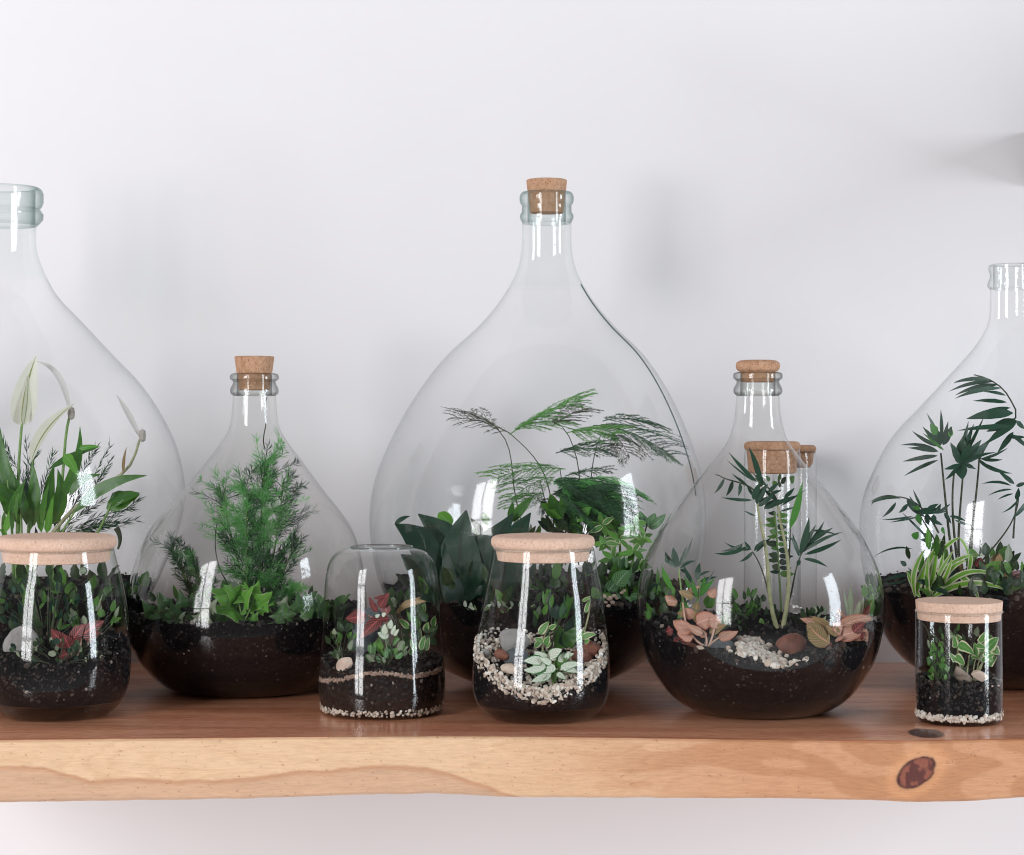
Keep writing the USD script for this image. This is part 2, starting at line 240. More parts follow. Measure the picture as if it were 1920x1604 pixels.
# ---------------------------------------------------------------- setting: wall
v = A([[-4, D, -2.], [4, D, -2.], [4, D, 3.], [-4, D, 3.], [-4, D + .1, -2.], [4, D + .1, -2.], [4, D + .1, 3.], [-4, D + .1, 3.]])
f = A([[0, 1, 2], [0, 2, 3], [5, 4, 7], [5, 7, 6], [3, 2, 6], [3, 6, 7], [4, 5, 1], [4, 1, 0], [1, 5, 6], [1, 6, 2], [4, 0, 3], [4, 3, 7]])
wall = solo('wall', (v, f), M['wall'], 'plain white painted wall behind the shelf', 'wall', kind='structure', smooth=False)

# ---------------------------------------------------------------- shelf: one thick live-edge plank; the timber's own figure is laid on it per vertex
def lin(r, g, b): c = A([r, g, b]) / 255.; return np.where(c < .04, c / 12.92, ((c + .055) / 1.055) ** 2.4)
def mixc(a, b, t): return a * (1 - t[..., None]) + b * t[..., None]
def sm(x, a, b): t = np.clip((x - a) / (b - a), 0, 1); return t * t * (3 - 2 * t)
S0 = 1.7 / F                                              # metres per photo pixel at the front edge
fx = lambda px: (px - 960) * S0
X0, X1 = -.64, .64
nx, nzv, ny = 1300, 74, 150
xs = np.linspace(X0, X1, nx); pxs = xs / S0 + 960
ztop = -np.interp(pxs, [-500, 0, 200, 480, 800, 1050, 1250, 1500, 1720, 1800, 1920, 2400], [8, 6, 4, 1, -1, 0, 3, 7, 8, 7, 3, 3]) * S0
from scipy.ndimage import gaussian_filter1d as g1
ztop = g1(ztop, 18) + .0005 * (meshkit.fbm(np.stack([xs * 30, 0 * xs, 0 * xs], -1), 3, 5) - .5)
zbot = -(np.interp(pxs, [-500, 0, 230, 500, 660, 760, 880, 960, 1100, 1260, 1450, 1600, 1720, 1840, 1920, 2400], [1509, 1507, 1503, 1498, 1493, 1490, 1491, 1498, 1497, 1498, 1499, 1501, 1506, 1504, 1496, 1490]) - 1382) * S0
zbot = g1(zbot, 14) + .0012 * (meshkit.fbm(np.stack([xs * 45, 0 * xs + 3, 0 * xs], -1), 3, 6) - .5)
tz = np.linspace(0, 1, nzv)
ch = np.interp(tz, [0, .04, .95, 1], [.0022, 0, 0, .004])
yfront = -.0012 * np.sin(tz * 3.1)[None] + ch[None] + .0016 * (meshkit.fbm(np.stack([np.repeat(xs[:, None] * 9, nzv, 1), np.repeat(tz[None] * 3, nx, 0), np.zeros((nx, nzv))], -1), 3, 8) - .5)
zf = ztop[:, None] * (1 - tz) + zbot[:, None] * tz
PX = np.repeat(pxs[:, None], nzv, 1); PY = 1382 - zf / S0
nse = lambda a, b, s, o=3: meshkit.fbm(np.stack([PX / a, PY / b, np.zeros_like(PX)], -1), o, s)
kx, ky = PX - 1718, PY - 1449
ka, kb = kx * .83 - ky * .56, kx * .56 + ky * .83
kr = np.sqrt((ka / 43) ** 2 + (kb / 27) ** 2)
g = nse(520, 62, 21, 3) * 5.2 + PY / 160 + 1.9 * np.exp(-(kr / 2.0) ** 1.5) + nse(90, 16, 22, 3) * .35
ring = g * 2.3 - np.floor(g * 2.3)
late = sm(ring, .55, .93) * (1 - sm(ring, .95, 1.0))
base = mixc(np.broadcast_to(lin(224, 186, 150), PX.shape + (3,)), lin(204, 150, 112), sm(PX + 260 * (nse(300, 90, 23) - .5), 820, 1500))
col = mixc(base, base * A([.80, .70, .60]), late * (.10 + .34 * nse(260, 40, 25)))
zone = np.floor(nse(330, 70, 26, 2) * 7) % 2
right = sm(PX, 1040, 1300)
col = mixc(col, col * A([.80, .70, .60]), g1(g1(zone, 1.2, axis=0), 1.2, axis=1) * (.16 + .55 * right))
yl = np.interp(PX, [-500, 0, 80, 170, 240, 330, 380, 470, 560, 620, 720, 800, 880, 960, 1010], [1440, 1434, 1437, 1462, 1457, 1465, 1462, 1456, 1446, 1445, 1433, 1438, 1462, 1492, 1510]) + 8 * (nse(40, 30, 27) - .5)
band = sm(PY, yl - 3, yl + 3)
col = mixc(col, lin(200, 158, 128) * (0.86 + .3 * nse(120, 9, 28))[..., None], band * .85)
col = mixc(col, lin(186, 132, 92), band * (1 - sm(PY, yl + 2, yl + 13)) * .6)
kn = 1 - sm(kr + .16 * (nse(14, 14, 31) - .5), .86, 1.0)
kcol = mixc(np.broadcast_to(lin(142, 80, 62), PX.shape + (3,)), lin(92, 44, 38), sm(nse(9, 14, 32), .42, .6))
kcol = mixc(kcol, lin(56, 22, 22), sm(kr, .72, .95))
col = mixc(col, kcol, kn)
halo = np.exp(-((kr - 1.25) / .3) ** 2); col = mixc(col, lin(222, 160, 112), halo * .5 * (1 - kn))
speck = sm(nse(7, 4, 33), .79, .85); col = mixc(col, lin(150, 92, 60), speck * .6)
vf = np.stack([np.repeat(xs[:, None], nzv, 1), yfront, zf], -1).reshape(-1, 3); ff = grid_faces(nx, nzv)
# top
ys = np.linspace(0, 1, ny) ** 1.3 * (D - .001)
TX, TY = np.repeat(pxs[:, None], ny, 1), np.repeat(ys[None], nx, 0)
zt = ztop[:, None] * np.clip(1 - TY / .05, 0, 1) - .0003 * 0
tn = lambda a, b, s, o=3: meshkit.fbm(np.stack([TX / a, TY / b, np.zeros_like(TX)], -1), o, s)
tcol = mixc(np.broadcast_to(lin(234, 166, 130), TX.shape + (3,)), lin(212, 138, 104), sm(tn(420, .016, 41, 4), .35, .7))
tcol = mixc(tcol, lin(160, 100, 76), sm(tn(160, .006, 42, 3), .62, .8) * .5)
kt = P(1736, 1372, 0); kt = P(1736, 1372, CAM + H * F / (1372 - HY))
kd = np.sqrt(((xs[:, None] - kt[0]) / .0155) ** 2 + ((TY - kt[1]) / .0185) ** 2) + .25 * (tn(12, .008, 43) - .5)
tcol = mixc(tcol, lin(70, 32, 26), 1 - sm(kd, .85, 1.08))
vt = np.stack([np.repeat(xs[:, None], ny, 1), TY + .0022 * (TY < 1e-9), zt], -1).reshape(-1, 3); ft = grid_faces(nx, ny)[:, ::-1]
shelf = thing('wooden_shelf', 'thick pale live-edge wooden shelf carrying the row of glass terrariums', 'shelf', (0, 0, -.054))
def wood(name, rough, coat, scale, bump, dist, stretch, rot=0.0):
    return MAT(name, {'c': ('attribute', {'attribute': 'tone'}), 'g': ('geometry', {}), 'mp': ('mapping', {'scale': stretch, 'rotation': (0, 0, rot)}), 'n': ('noise_texture', {'scale': scale, 'detail': 6, 'roughness': .7}), 'r': ('rgb_ramp', {'ramp': [(.25, (.72, .70, .68)), (.6, (1, 1, 1)), (.8, (1.1, 1.1, 1.1))]}), 'm': ('mix', {'mix_type': 'multiply', 'fac': .8}),
        'mr': ('map_range', {'from_min': .3, 'from_max': .7, 'to_min': rough - .06, 'to_max': rough + .10}), 'b': ('bump', {'strength': bump, 'distance': dist}), 'p': ('principled_bsdf', {'coat_weight': coat, 'coat_roughness': .16})},
        [('g.position', 'mp.vector'), ('mp.vector', 'n.vector'), ('n.fac', 'r.fac'), ('c.color', 'm.color1'), ('r.color', 'm.color2'), ('m.color', 'p.base_color'), ('n.fac', 'mr.value'), ('mr.result', 'p.roughness'), ('n.fac', 'b.height'), ('b.normal', 'p.normal')], 'p.BSDF')
m_front = wood('pale_timber_edge', .6, 0, 75, .35, .001, (1, 1, 9)); m_top = wood('oiled_timber_top', .27, .45, 60, .20, .0008, (1.2, 14, 1), .12)
part(shelf, 'front_edge', (vf, ff), m_front, smooth=True, col=col.reshape(-1, 3), label='pale timber front edge with a dark oval knot')
part(shelf, 'top_board', (vt, ft), m_top, smooth=True, col=tcol.reshape(-1, 3), label='red-brown oiled top face')
bm = [vf.reshape(nx, nzv, 3)[:, -1], np.stack([xs, 0 * xs + D - .001, zbot], -1)]
part(shelf, 'underside', (np.stack(bm, 1).reshape(-1, 3), grid_faces(nx, 2)), m_front, smooth=False, col=np.broadcast_to(lin(190, 140, 100), (nx * 2, 3)))

# a second board fixed to the same wall further right, beyond the picture's edge: its soft shade reaches into the view
bb = trimesh.creation.box((.60, .26, .06)); bb.apply_translation((.558 + .30, D - .13, .545))
solo('upper_shelf', bb, M['slate'], 'upper dark grey shelf board on the wall at the far right', 'shelf', smooth=False)

# ---------------------------------------------------------------- vessels
class Vessel:
    def __init__(s, y, cx, rows, cneck=None, wob=0.0, ztop_row=None):
        """rows: (photo row, half width in photo pixels) from top to base, at the axis depth y"""
        s.y = y; s.d = y - CAM; s.k = s.d / F; s.x = (cx - 960) * s.k
        z = [max(H - (r - HY) * s.k, 0.0) for r, _ in rows]; z[-1] = 0.0
        s.prof = A([[h * s.k, zz] for (_, h), zz in zip(rows, z)])[::-1]      # base first
        s.ztop = s.prof[-1, 1]; s.dx = ((cneck or cx) - cx) * s.k
        s.zmid = s.prof[np.argmax(s.prof[:, 0]), 1]
        s.fine = resample(s.prof, 150)
        o = np.argsort(s.fine[:, 1]); s.pz, s.pr = s.fine[o, 1], s.fine[o, 0]
    def shift(s, z):
        t = np.clip((z - s.zmid) / max(s.ztop - s.zmid, 1e-6) / .72, 0, 1); return s.dx * t * t * (3 - 2 * t)
    def r(s, z): return np.interp(z, s.pz, s.pr)
    def c(s): return A([s.x, s.y, 0])
    def p(s, px, py, dy=0.0): return P(px, py, s.y + dy)
    def z(s, py, dy=0.0): return H - (py - HY) * (s.d + dy) / F
    def clamp(s, v, gap=.0025):
        v = A(v, float).copy(); ax = s.x + s.shift(v[:, 2]); lim = np.maximum(s.r(v[:, 2]) - gap, .004)
        dx, dy = v[:, 0] - ax, v[:, 1] - s.y; rad = np.hypot(dx, dy); q = np.minimum(1, lim / np.maximum(rad, 1e-9))
        v[:, 0] = ax + dx * q; v[:, 1] = s.y + dy * q; return v

def ring_rim(V, rows, r_in):
    """a solid moulded glass mouth: outer rows (photo row, half width) from top to bottom, bore radius in pixels"""
    k = V.k; out = [(h * k, H - (r - HY) * k) for r, h in rows]
    zt, zb = out[0][1], out[-1][1]; ri = r_in * k
    pr = [(ri, zb)] + out[::-1] + [(ri + .0012, zt), (ri, zt - .0015), (ri, zb)]
    return lathe(pr, (V.x, V.y, 0), 96, V.shift)

def body_parts(t, V, glass, neck, z_neck, wob=.0015, seed=0):
    fp = V.fine; lo = fp[fp[:, 1] <= z_neck]; hi = fp[fp[:, 1] >= z_neck]; cut = A([[np.interp(z_neck, V.pz, V.pr), z_neck]])
    foot = A([[.0005, .0035], [lo[0, 0] * .6, .0025], [lo[0, 0] * .92, .0008]])
    lo = np.vstack([foot, lo] + ([cut] if neck is not None else [])); part(t, 'glass_body', lathe(lo, (V.x, V.y, 0), 160, V.shift, wob=wob, seed=seed), glass, smooth=True)
    if neck is not None:
        part(t, 'neck', lathe(np.vstack([cut, hi]), (V.x, V.y, 0), 120, V.shift), neck, smooth=True)

# every vessel: depth of its axis, its column, and its outline
VL = Vessel(.327, -2, [(418, 70), (440, 67), (475, 70), (500, 79), (547, 102), (602, 152), (669, 214), (716, 259), (780, 302), (854, 334), (930, 346), (1000, 332), (1080, 300), (1150, 265), (1220, 214), (1265, 160), (1289, 112)])
VB = Vessel(.295, 463, [(736, 40), (770, 42), (800, 46), (830, 63), (860, 85), (885, 104), (925, 135), (955, 161), (995, 190), (1040, 208), (1090, 219), (1130, 224), (1160, 224), (1201, 217), (1232, 203), (1259, 181), (1279, 158), (1289, 138), (1294, 116)], 477)
VC = Vessel(.338, 1008, [(412, 47), (450, 46), (490, 50), (520, 61), (560, 84), (610, 125), (670, 188), (760, 249), (850, 291), (890, 304), (930, 312), (975, 315), (1050, 307), (1120, 287), (1180, 257), (1230, 210), (1262, 158), (1285, 105)], 1025)
VD = Vessel(.148, 1425, [(734, 40), (770, 42), (795, 46), (820, 53), (863, 82), (905, 117), (940, 145), (970, 168), (1000, 189), (1035, 208), (1080, 224), (1120, 230), (1155, 230), (1195, 224), (1234, 213), (1270, 193), (1300, 170), (1318, 148), (1329, 126), (1334, 108)], 1421)
VE = Vessel(.348, 1897, [(538, 40), (590, 40), (611, 45), (645, 64), (683, 96), (717, 127), (764, 170), (817, 219), (871, 250), (939, 276), (985, 282), (1040, 280), (1105, 268), (1188, 240), (1228, 211), (1256, 176), (1282, 110)])
VF = Vessel(.362, 1448, [(842, 51), (860, 53), (960, 53), (1100, 53), (1230, 53), (1262, 51), (1272, 45)])
VG = Vessel(.452, 1490, [(848, 39), (860, 41), (960, 41), (1100, 41), (1230, 41), (1250, 39), (1257, 34)])
JA = Vessel(.125, 107, [(1030, 105), (1060, 112), (1092, 121), (1158, 132), (1221, 137), (1276, 134), (1310, 123), (1330, 108), (1342, 92)])
JB = Vessel(.140, 716, [(1027, 56), (1030, 74), (1036, 86), (1048, 96), (1063, 102), (1085, 106), (1142, 109), (1190, 112), (1234, 116), (1292, 119), (1320, 117), (1333, 109), (1340, 96)])
JC = Vessel(.110, 1014, [(1029, 95), (1060, 100), (1120, 112), (1180, 121), (1220, 127), (1284, 129), (1310, 124), (1330, 113), (1345, 92)], 1019)
JD = Vessel(.087, 1798, [(1146, 81), (1160, 81), (1250, 81), (1335, 81), (1347, 79), (1354, 74)])

# demijohns
def demijohn(V, label, glass, neck, rimmat, neck_row, rim_rows, bore, seed, group=None):
    t = thing('glass_demijohn', label, 'demijohn', (V.x, V.y, 0))
    body_parts(t, V, glass, neck, V.z(neck_row), seed=seed)
    part(t, 'rim', ring_rim(V, rim_rows, bore), rimmat, smooth=35)
    return t
tL = demijohn(VL, 'huge open clear demijohn with peace lily inside and no stopper, cut by the photo edge', M['glass_cool'], M['glass_neck'], M['rim_green'], 520,
    [(352, 74), (356, 79), (364, 82), (380, 82), (388, 78.5), (392, 75), (396, 78), (402, 82), (412, 81), (418, 76), (424, 70)], 67, 1)
tB = demijohn(VB, 'medium corked demijohn filled with feathery green fern and ivy over dark soil', M['glass_warm'], M['glass_neck_warm'], M['rim_grey'], 830,
    [(700, 40), (702, 44), (706, 46), (711, 46), (714, 42), (717, 39.5), (721, 41), (729, 45), (735, 45.5), (739, 44), (743, 39)], 33, 2)
tC = demijohn(VC, 'largest corked demijohn in the middle with layered asparagus fern inside', M['glass_cool'], M['glass_neck'], M['rim_green'], 540,
    [(361, 46), (364, 49), (369, 51), (376, 51), (382, 49.5), (386, 46.5), (399, 47), (403, 50), (409, 50.5), (414, 48.5), (420, 45)], 36, 3)
tD = demijohn(VD, 'round smoky demijohn with mushroom cork holding a small palm and pink leaves', M['glass_warm'], M['glass_neck_warm'], M['rim_grey'], 800,
    [(698, 41), (700, 45), (704, 46.5), (710, 46), (713, 42), (716, 39.5), (721, 41.5), (729, 45.5), (735, 46), (739, 44), (743, 39)], 33, 4)
tE = demijohn(VE, 'open clear demijohn with tall dark palm and spider plant, cut by the photo edge', M['glass_cool'], M['glass_jar'], M['rim_pale'], 620,
    [(496, 38), (498, 42), (503, 43), (510, 42), (514, 40), (522, 40.5), (528, 43), (534, 45), (539, 44), (543, 40)], 34, 5)
# mould seam on the middle demijohn: a raised line down its right shoulder
def seam(V, ang, z0, z1, r):
    z = np.linspace(z0, z1, 60); rr = V.r(z) + .0003
    return tube(np.stack([V.x + V.shift(z) + rr * np.cos(ang), V.y + rr * np.sin(ang), z], 1), r, r * .8, 6)
part(tC, 'mould_seam', seam(VC, math.radians(-24), VC.z(535), VC.z(925), .0006), solid_glass('seam_glass', (.42, .50, .49)), label='dark raised seam down the right shoulder')
#part(tE, 'mould_seam', seam(VE, math.radians(193), VE.z(640), VE.z(900), .0008), M['rim_clear'])

# jars
def solid_foot(V, h):
    zz = np.linspace(0.0006, h, 12); r = V.r(zz) - .0009
    top = [(r[-1] * q, h - .0022 * (1 - q * q) * 1.6) for q in (.97, .85, .6, .3, .02)]
    return lathe([(.0004, .0006)] + list(zip(r, zz)) + top, (V.x, V.y, 0), 96, V.shift)
def jar(V, name, label, foot, lip=True):
    t = thing(name, label, 'jar', (V.x, V.y, 0))
    body_parts(t, V, M['glass_jar'], None, 9, wob=.002, seed=int(V.x * 1000) % 97)
    part(t, 'base', solid_foot(V, foot), M['rim_clear'], smooth=40)
    if lip:
        r, z = V.prof[-1]
        ring = [(r - .0011 + .0013 * math.cos(a), z + .0013 * math.sin(a)) for a in np.linspace(0, 2 * np.pi, 11)]
        part(t, 'lip', lathe(ring, (V.x, V.y, 0), 96, V.shift), M['rim_clear'], smooth=True)
    return t
tJA = jar(JA, 'glass_jar', 'wide tapered glass jar under a cork lid at the left end of the shelf', .0135)
tJB = jar(JB, 'glass_cloche', 'domed glass cloche without cork, red veined leaves inside', .004, lip=False)
ringp = [((58 + 1.6 * math.cos(a)) * JB.k, JB.z(1027) + .0016 * math.sin(a)) for a in np.linspace(0, 2 * np.pi, 11)]
part(tJB, 'top_ring', lathe(ringp, (JB.x, JB.y, 0), 96), M['rim_clear'], smooth=True)
part(tJB, 'top_plate', lathe([(57 * JB.k, JB.z(1027)), (50 * JB.k, JB.z(1029)), (30 * JB.k, JB.z(1029.5)), (.0004, JB.z(1029.5))], (JB.x, JB.y, 0), 96), M['glass_jar'], smooth=True)
tJC = jar(JC, 'glass_jar', 'tapered glass jar under a pale cork lid with gravel slope and white leaves', .0125)
tJD = jar(JD, 'glass_jar', 'small straight glass jar with flat cork lid standing over the top knot', .004)
tJF = jar(VF, 'glass_jar', 'tall narrow glass jar seen through the round palm demijohn', .004)
tJG = jar(VG, 'glass_jar', 'second tall narrow glass jar peeping out right behind the palm demijohn', .004)

# corks
def cork_cap(V, rows, mat, t, name, cx=None, wob=.02, seed=1):
    pr = [(h * V.k, H - (r - HY) * V.k) for r, h in rows][::-1]
    x = V.x + V.dx if cx is None else (cx - 960) * V.k
    part(t, name, lathe([(.0003, pr[0][1])] + pr + [(.0003, pr[-1][1])], (x, V.y, 0), 80, wob=wob, seed=seed), mat, smooth=50)
t = thing('cork_stopper', 'tall tapered cork in the mouth of the largest middle demijohn', 'cork', (VC.x + VC.dx, VC.y, VC.z(400)))
cork_cap(VC, [(337.5, 36), (338.5, 38), (341, 38), (399, 31.5), (400, 30)], M['cork'], t, 'stopper')
t = thing('cork_stopper', 'tapered cork in the mouth of the feathery fern demijohn', 'cork', (VB.x + VB.dx, VB.y, VB.z(735)))
cork_cap(VB, [(668.5, 35.5), (669.5, 37), (672, 37), (731, 29), (732, 27)], M['cork'], t, 'stopper', seed=2)
t = thing('cork_stopper', 'mushroom shaped cork with rounded head on the smoky palm demijohn', 'cork', (VD.x + VD.dx, VD.y, VD.z(728)))
cork_cap(VD, [(675.5, 26), (676.5, 34), (680, 40), (686, 41.5), (692, 40.5), (696, 37), (697, 33)], M['cork'], t, 'head', seed=3)
cork_cap(VD, [(696, 33), (716, 31.5), (717, 30)], M['cork'], t, 'plug', seed=4)
def lid(V, cx, cap, plug, label, mat):
    t = thing('jar_cork', label, 'cork lid', ((cx - 960) * V.k, V.y, V.z(plug[-1][0])))
    cork_cap(V, cap, mat, t, 'cap', cx, .006, 5); cork_cap(V, plug, mat, t, 'plug', cx, .004, 6)
lid(JA, 106, [(1004, 96), (1004.6, 103), (1007, 108), (1012, 111), (1018, 111.5), (1024, 110), (1028, 106), (1029, 101)], [(1029, 101), (1052, 98), (1053, 96)], 'pale rounded cork lid on the wide jar at the left end', M['cork_pale'])
lid(JC, 1018, [(1004, 84), (1004.6, 90), (1007, 94.5), (1012, 97), (1018, 97.5), (1023, 96), (1027, 92), (1028, 88)], [(1028, 89), (1050, 85), (1051, 83)], 'pale rounded cork lid on the jar with gravel slope', M['cork_pale'])
lid(JD, 1798, [(1126, 79), (1126.5, 80.5), (1144, 79), (1145, 78)], [(1145, 77.5), (1161, 76.5), (1162, 75)], 'flat cork lid on the small straight jar', M['cork_pale'])
lid(VF, 1448, [(828, 44), (828.6, 47), (831, 51), (835, 53), (841, 52.5), (844.5, 50), (845, 47)], [(845, 48), (884, 45), (887, 43), (888, 40)], 'wide cork lid seen through the shoulder of the palm demijohn', M['cork'])
lid(VG, 1490, [(835, 33), (835.6, 36), (838, 39), (842, 40.5), (846, 39), (848, 37)], [(848, 36), (868, 34), (876, 29), (877, 27)], 'small cork lid peeping out at the right shoulder of the palm demijohn', M['cork'])

# ---------------------------------------------------------------- soil, gravel, stones
icos = [trimesh.creation.icosphere(0), trimesh.creation.icosphere(1)]
def stones(pts, size, var=.4, seed=0, lod=1):
    r = np.random.default_rng(seed); ms = []; ico = icos[lod]
    for p in pts:
        v = ico.vertices * (1 + .30 * (r.random((len(ico.vertices), 1)) - .5)); v = v * (size * (1 + var * (r.random() - .5) * 2)) * (.6 + .65 * r.random(3))
        q = trimesh.transformations.random_rotation_matrix(r.random(3))[:3, :3]; ms.append((v @ q.T + p, ico.faces, np.full((len(v), 2), r.random())))
    return join(ms)
def soil(V, h_fn, label, mat, gap=.0016, z0=.003, low=None, bump=.006, seed=0, nth=180, eh=1.5, grains=700, gsize=.0011):
    """a bed of soil that fills the vessel up to h_fn(x, y)"""
    th = np.arange(nth) / nth * 2 * np.pi; V.h = h_fn
    he = np.full(nth, .04)
    for _ in range(6):
        rr = V.r(he) - gap; he = h_fn(V.x + rr * np.cos(th), V.y + rr * np.sin(th))
    he = he + .013 * eh * (meshkit.fbm(np.stack([np.cos(th) * 4, np.sin(th) * 4, 0 * th + seed], -1), 4, seed) - .5)
    rows = []
    for q in np.linspace(0, 1, 14):
        z = z0 + (he - z0) * q; rr = V.r(z) - gap; rows.append(np.stack([V.x + rr * np.cos(th), V.y + rr * np.sin(th), z], -1))
    rt = V.r(he) - gap
    for q in np.linspace(.96, .02, 22):
        x, y = V.x + rt * q * np.cos(th), V.y + rt * q * np.sin(th)
        w = min(1, (1 - q) * 6); z = h_fn(x, y) * w + he * (1 - w) + bump * w * (meshkit.fbm(np.stack([x * 110, y * 110, 0 * x], -1), 4, seed) - .45)
        rows.append(np.stack([x, y, z], -1))
    bot = rows[0].copy(); 
    v = np.vstack([np.stack(rows).reshape(-1, 3)]); f = grid_faces(len(rows), nth, True)
    t = thing('soil', label, 'soil', (V.x, V.y, 0), kind='stuff')
    rg = np.random.default_rng(seed + 500); ag = rg.uniform(0, 2 * np.pi, grains * 2); hg = np.interp(ag, np.r_[th, 2 * np.pi], np.r_[he, he[0]])
    zg = z0 + .004 + (hg + .002 - z0 - .004) * rg.random(grains * 2) ** .55; sl = np.abs(V.r(zg + .002) - V.r(zg - .002)) / .004; rgd = V.r(zg) - (gsize * 1.15 + rg.uniform(.0006, .0016, grains * 2)) * np.sqrt(1 + sl * sl)
    pg = np.stack([V.x + rgd * np.cos(ag), V.y + rgd * np.sin(ag), zg], 1)
    gm = stones(pg, gsize, .8, seed + 40, 0); part(t, 'grains', gm, M['crumbs'], smooth=False, uv=gm[2])
    part(t, 'soil_bed', (v, f), mat, smooth=60)
    if low:
        zl, ml = low; rr = []
        for q in np.linspace(0, 1, 8):
            z = z0 + (zl * (1 + .25 * (meshkit.fbm(np.stack([np.cos(th) * 3, np.sin(th) * 3, 0 * th], -1), 3, seed + 4) - .5)) - z0) * q
            rr.append(np.stack([V.x + (V.r(z) - gap + .0008) * np.cos(th), V.y + (V.r(z) - gap + .0008) * np.sin(th), z], -1))
        part(t, 'drainage_layer', (np.stack(rr).reshape(-1, 3), grid_faces(8, nth, True)), ml, smooth=60)
    return t
def slope(V, py_front, py_back, extra=None):
    """height field rising from front to back, given as photo rows of its front and back edges"""
    zf_ = H - (py_front - HY) * (V.d - .8 * V.r(.05)) / F; zb_ = H - (py_back - HY) * (V.d + .8 * V.r(.05)) / F; r = V.r(.06)
    def h(x, y):
        t = np.clip((y - V.y + r) / (2 * r), 0, 1); z = zf_ + (zb_ - zf_) * t
        return z + (extra(x, y) if extra else 0)
    return h
def bump_at(x0, y0, a, s): return lambda x, y: a * np.exp(-((x - x0) ** 2 + (y - y0) ** 2) / (2 * s * s))
def rock(centre, size, seed, cuts=5, rot=0, sub=3):
    r = np.random.default_rng(seed); m = trimesh.creation.icosphere(sub); v = A(m.vertices)
    for _ in range(cuts):
        n = nz(r.normal(size=3)); d = .55 + .3 * r.random(); q = v @ n; v = v - np.maximum(q - d, 0)[:, None] * n * .92
    v = v * (1 + .12 * (meshkit.fbm(v * 2.2 + seed, 3, seed) - .5))[:, None] * A(size)
    c, s = math.cos(rot), math.sin(rot); v = v @ A([[c, 0, s], [0, 1, 0], [-s, 0, c]]).T
    return v + A(centre), m.faces
def scatter_top(V, n, r, px=None, dyr=(-1, 1), lift=.0006, cond=None):
    """points on top of V's soil; px: photo columns at the axis depth"""
    out = []; tries = 0
    while len(out) < n and tries < n * 60:
        tries += 1; a = r.random() * 2 * np.pi; q = math.sqrt(r.random()); 
        z = .05; R_ = V.r(float(V.h(A(V.x), A(V.y)))) * .96
        x, y = V.x + R_ * q * math.cos(a), V.y + R_ * q * math.sin(a)
        if cond and not cond(x, y): continue
        out.append([x, y, float(V.h(A(x), A(y))) + lift])
    return A(out)

soil(VL, slope(VL, 1130, 1085), 'dark soil heaped in the peace lily demijohn', M['soil'], seed=1)
soil(VB, slope(VB, 1172, 1125), 'dark soil in the feathery fern demijohn', M['soil'], seed=2, low=(.018, M['soil_low']))
soil(VC, slope(VC, 1135, 1075), 'black soil in the largest middle demijohn', M['soil'], seed=3)
def exD(x, y):
    z = bump_at(VD.x - .085, VD.y - .01, .018, .028)(x, y) + bump_at(VD.x + .085, VD.y - .02, .012, .03)(x, y)
    return z - .012 * np.exp(-((x - (VD.x + .008)) / .022) ** 2) * sm(VD.y - y, -.02, .08) + .018 * np.exp(-((x - (VD.x + .01)) ** 2 + (y - VD.y - .01) ** 2) / (2 * .02 ** 2))
soil(VD, slope(VD, 1228, 1150, exD), 'dark soil mounded in the smoky palm demijohn', M['soil'], seed=4, low=(.019, M['soil_low']))
soil(VE, slope(VE, 1130, 1075), 'black soil in the tall palm demijohn', M['soil'], seed=5)
soil(VF, slope(VF, 1190, 1180), 'dark soil in the tall jar seen through the palm demijohn', M['soil'], eh=.4, seed=6)
soil(JA, slope(JA, 1255, 1170), 'dark soil in the wide jar at the left end', M['soil'], z0=.0145, seed=7)
soil(JB, slope(JB, 1262, 1215), 'brown soil with a pale sand seam in the domed cloche', M['soil_brown'], eh=.4, seed=8, z0=.006)
soil(JC, slope(JC, 1310, 1190, lambda x, y: .019 * np.clip(np.abs(x - JC.x) / .055, 0, 1) ** 1.5), 'dark soil under the gravel slope of the tapered jar', M['soil'], z0=.0135, eh=.3, seed=9)
soil(JD, slope(JD, 1288, 1262), 'dark soil in the small straight jar', M['soil'], z0=.006, eh=.4, gsize=.0012, seed=10)
def crumb_bed(V, label, n, seed, size=.0015, mat='crumbs', cond=None):
    r = np.random.default_rng(seed)
    solo('soil_crumbs', stones(scatter_top(V, n, r, cond=cond), size, .6, seed), M[mat], label, 'soil crumbs', kind='stuff')
crumb_bed(VL, 'loose crumbs over the soil of the peace lily demijohn', 350, 21, .0023)
crumb_bed(VB, 'loose crumbs over the soil of the feathery fern demijohn', 450, 22, .0021)
crumb_bed(VC, 'loose crumbs over the soil of the largest middle demijohn', 500, 23, .0022)
crumb_bed(VD, 'loose crumbs over the soil of the smoky palm demijohn', 700, 24, .0019)
crumb_bed(VE, 'loose crumbs over the soil of the tall palm demijohn', 500, 25, .0024)
crumb_bed(JA, 'loose crumbs over the soil of the wide left jar', 250, 26)
crumb_bed(JB, 'loose crumbs over the soil of the domed cloche', 220, 27)
crumb_bed(JD, 'loose crumbs over the soil of the small straight jar', 150, 28, .0017)

r = np.random.default_rng(5)
# gravel slope of the tapered jar
def onC(x, y): return True
pts = scatter_top(JC, 1150, r, lift=.0008)
edge = []
for a in np.linspace(np.pi * .92, np.pi * 2.08, 620):                # against the glass at the front
    for _ in range(2):
        z = float(JC.h(A(JC.x + .05 * math.cos(a)), A(JC.y + .05 * math.sin(a)))); z += r.uniform(-.007, .006); rr = JC.r(z) - r.uniform(.0016, .004)
        edge.append([JC.x + rr * math.cos(a), JC.y + rr * math.sin(a), z])
solo('gravel', stones(np.vstack([pts, A(edge)]), .00145, .55, 3), M['gravel'], 'mixed beige gravel spread over the slope in the tapered jar', 'gravel', kind='stuff')
